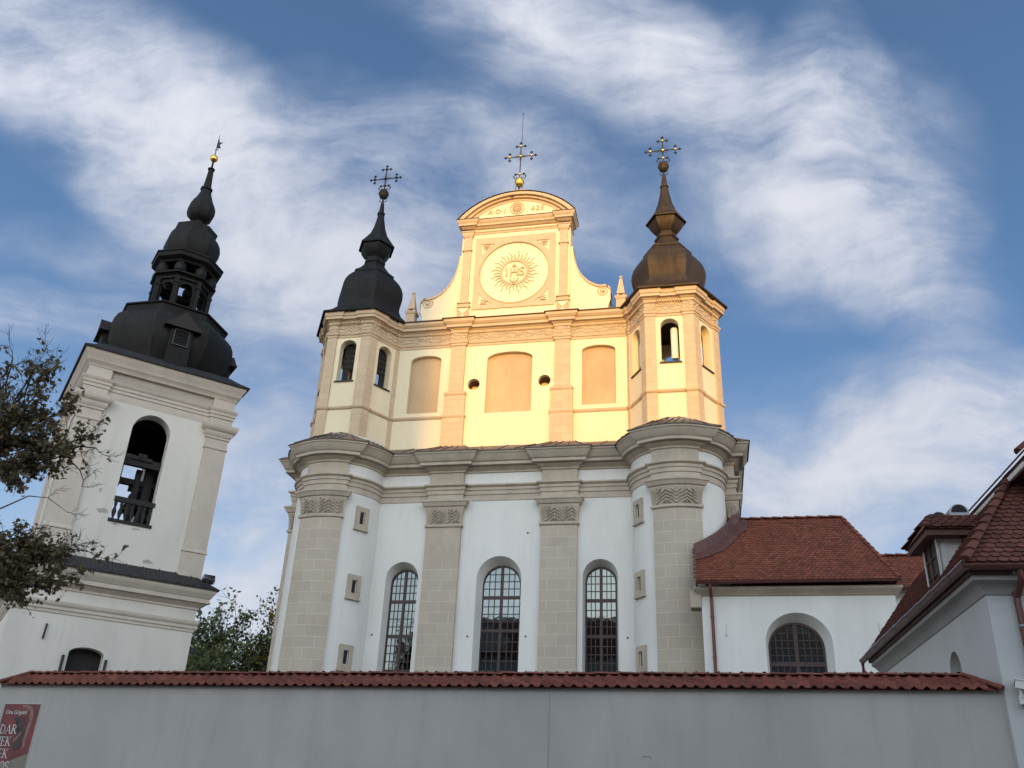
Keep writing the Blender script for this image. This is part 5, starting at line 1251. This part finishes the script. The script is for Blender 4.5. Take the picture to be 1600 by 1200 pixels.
TIPS = [  # tip, distance, leafiness 0-1
 ((70, 600), 24, .95), ((100, 640), 24.3, 1), ((60, 680), 24.2, 1), ((115, 690), 23.8, 1), ((30, 640), 25, .8), ((20, 700), 24.8, .9), ((90, 715), 24, 1), ((45, 590), 24.4, .45),
 ((20, 560), 25, .12), ((80, 560), 24.2, .25), ((15, 745), 24.3, .6), ((35, 725), 24.6, .6), ((140, 680), 23.9, .35), ((150, 700), 23.6, .12), ((0, 600), 25, .5), ((5, 660), 24.4, .9),
 ((50, 860), 23.4, .95), ((20, 880), 23.3, 1), ((60, 900), 23.2, 1), ((10, 920), 23.2, 1), ((85, 870), 23.1, .8), ((100, 905), 23.0, .6), ((130, 860), 22.9, .15), ((30, 850), 23.6, .9), ((5, 830), 23.6, .5), ((90, 850), 23.4, .4), ((45, 915), 23.3, .8)]
hub1 = px_point(-60, 760, 25.2); hub2 = px_point(-70, 900, 24.2)
limb(tr, fork, hub1, .17, .10, .05); limb(tr, trunk[-2], hub2, .12, .08, .05)
for (pp, L_, lf_) in TIPS:
    tip = px_point(pp[0], pp[1], L_); hub = hub1 if pp[1] < 800 else hub2
    P = limb(tr, hub, tip, .055, .014, .05, 8)
    d = (P[-1]-P[-3]).normalized()
    for k in range(4, 9):
        for _ in range(2):
            t_ = P[k]; on = k/8 > .45
            twigs(tr, lv, t_, rnd_dir(d, .75), random.uniform(.30, .55) if lf_ > .3 else random.uniform(.4, .7), .011, 1, (2 if lf_ > .85 and k % 2 else 1), random.uniform(.10, .15), leaf, 1-lf_*(.85 if on else .4))
for a, b_, c, d_ in (((0, 795), (45, 775), (75, 778), (105, 800)), ((110, 720), (125, 735), (130, 750), (128, 760)), ((0, 865), (20, 835), (40, 830), (45, 828))):
    tr.tube([px_point(*q, 23.7) for q in (a, b_, c, d_)], [.02, .015, .011, .005], 5)
    twigs(tr, lv, px_point(*d_, 23.7), (.5, .2, -.2), .35, .008, 1, 0, .1, leaf, 1); twigs(tr, lv, px_point(*c, 23.7), (.5, .2, .4), .35, .008, 1, 0, .1, leaf, 1)
tr.build('trunk', M['bark'], mt, False, 60); lv.build('crown', lmat, mt, False, 0)
def far_tree(root, h, cr, label, cols, seed, n_l, size, squash=1.0, name='broadleaf_tree'):
    random.seed(seed); t = thing(name, label, 'tree', root, 0, 'trees behind the church yard'); w = MB(); lv = MB()
    base_ = limb(w, (0, 0, 0), (random.uniform(-.3, .3), .2, h*.42), .34, .22, .02, 6, 9); top = base_[-1]
    for k in range(11):
        a = k*2.4; el = random.uniform(.25, 1.3); e = Vector((math.cos(a)*math.cos(el)*cr*.85, math.sin(a)*math.cos(el)*cr*.85, h*.42+math.sin(el)*(h*.55)))
        P = limb(w, base_[-1-(k % 3)], e, .13, .03, .05, 7)
        for j in range(3, 8):
            for _ in range(n_l): twigs(w, lv, P[j], rnd_dir((P[j]-Vector((0, 0, h*.45))), .7), random.uniform(.7, 1.9), .024, 1, 1, size, leaf4, .25)
    w.build('trunk', M['bark'], t, False, 60); lv.build('crown', leafmat('leaves', cols), t, False, 0)
GR = [(.06, .09, .042), (.095, .13, .058), (.14, .165, .065), (.22, .20, .06)]
YE = [(.07, .09, .03), (.13, .12, .03), (.24, .17, .03), (.32, .20, .03)]
far_tree((-22.3, 19.5, 0), 13.6, 4.0, 'green leafy tree between the bell tower and the church', GR, 5, 6, .27)
far_tree((-20.0, 22.3, 0), 14.4, 2.3, 'yellowing tree against the left corner of the church', YE, 11, 7, .25)
far_tree((-26.5, 23, 0), 12.0, 3.2, 'dark green tree half hidden behind the bell tower base', GR, 17, 5, .27)
sh = thing('bare_bush', 'thin bare twigs between the gable scroll and the right obelisk', 'bush', (4.66, 1.1, 22.5))
random.seed(3); w = MB()
for k in range(9): twigs(w, w, (random.uniform(-.1, .1), 0, 0), (random.gauss(0, .35), 0, 1), .55, .012, 1, 0, .1, leaf4, 1)
w.build('twigs', M['bark'], sh, False, 0)

# ================================================================== ACROSS THE STREET (behind the viewer; mirrored in the church windows, and what shades everything below the golden gable)
oh = thing('town_house', 'long dark-roofed house across the street mirrored in the lower church windows', 'house', (0, 0, 0))
w = MB(); w.box(-21, 75, -68, -56, 0, 17.5); w.build('wall', M['house'], oh)
w = MB(); w.extrude([(-21.5, -55.4, 17.4), (-21.5, -68.6, 17.4), (-21.5, -62, 22.54)], (97, 0, 0)); w.build('roof', M['tileh'], oh)
for k in range(24):
    for z in (2.2, 6.6, 11.0):
        x = -18+k*3.9; w = MB(); w.box(x, x+1.3, -55.99, -55.93, z, z+2.2); fo = w.build('window', M['wood'], oh); w = MB(); w.box(x+.1, x+1.2, -55.94, -55.91, z+.1, z+2.1); w.build('pane', M['dglass'], fo)
w = MB(); w.extrude([(-16.2, -56.2, 17.3), (-12.2, -56.2, 17.3), (-12.2, -56.2, 19.4), (-14.2, -56.2, 20.6), (-16.2, -56.2, 19.4)], (0, -3, 0)); w.build('dormer', M['house'], oh)
oc_ = thing('brick_church', 'tall brick church far behind the viewer whose shade falls on the left tower', 'church', (0, 0, 0))
w = MB(); w.box(9.9, 33.7, -222, -210, 0, 52); w.extrude([(9.9, -210.0, 52), (33.7, -210.0, 52), (33.7, -210.0, 58.5), (21.5, -210.0, 64), (9.9, -210.0, 58.5)], (0, -6, 0)); w.build('wall', stone('old_brick', (.20, .09, .06)), oc_)
w = MB(); w.extrude([(9.5, -215, 51.9), (34.1, -215, 51.9), (21.5, -215, 62)], (0, -45, 0)); w.build('roof', M['tileh'], oc_)
for x in (13.5, 21.5, 29.5):
    w = MB(); w.extrude([(a, -209.95, z) for a, z in arch(x, 1.6, 12, 34)], (0, .2, 0)); w.build('window', M['dglass'], oc_)
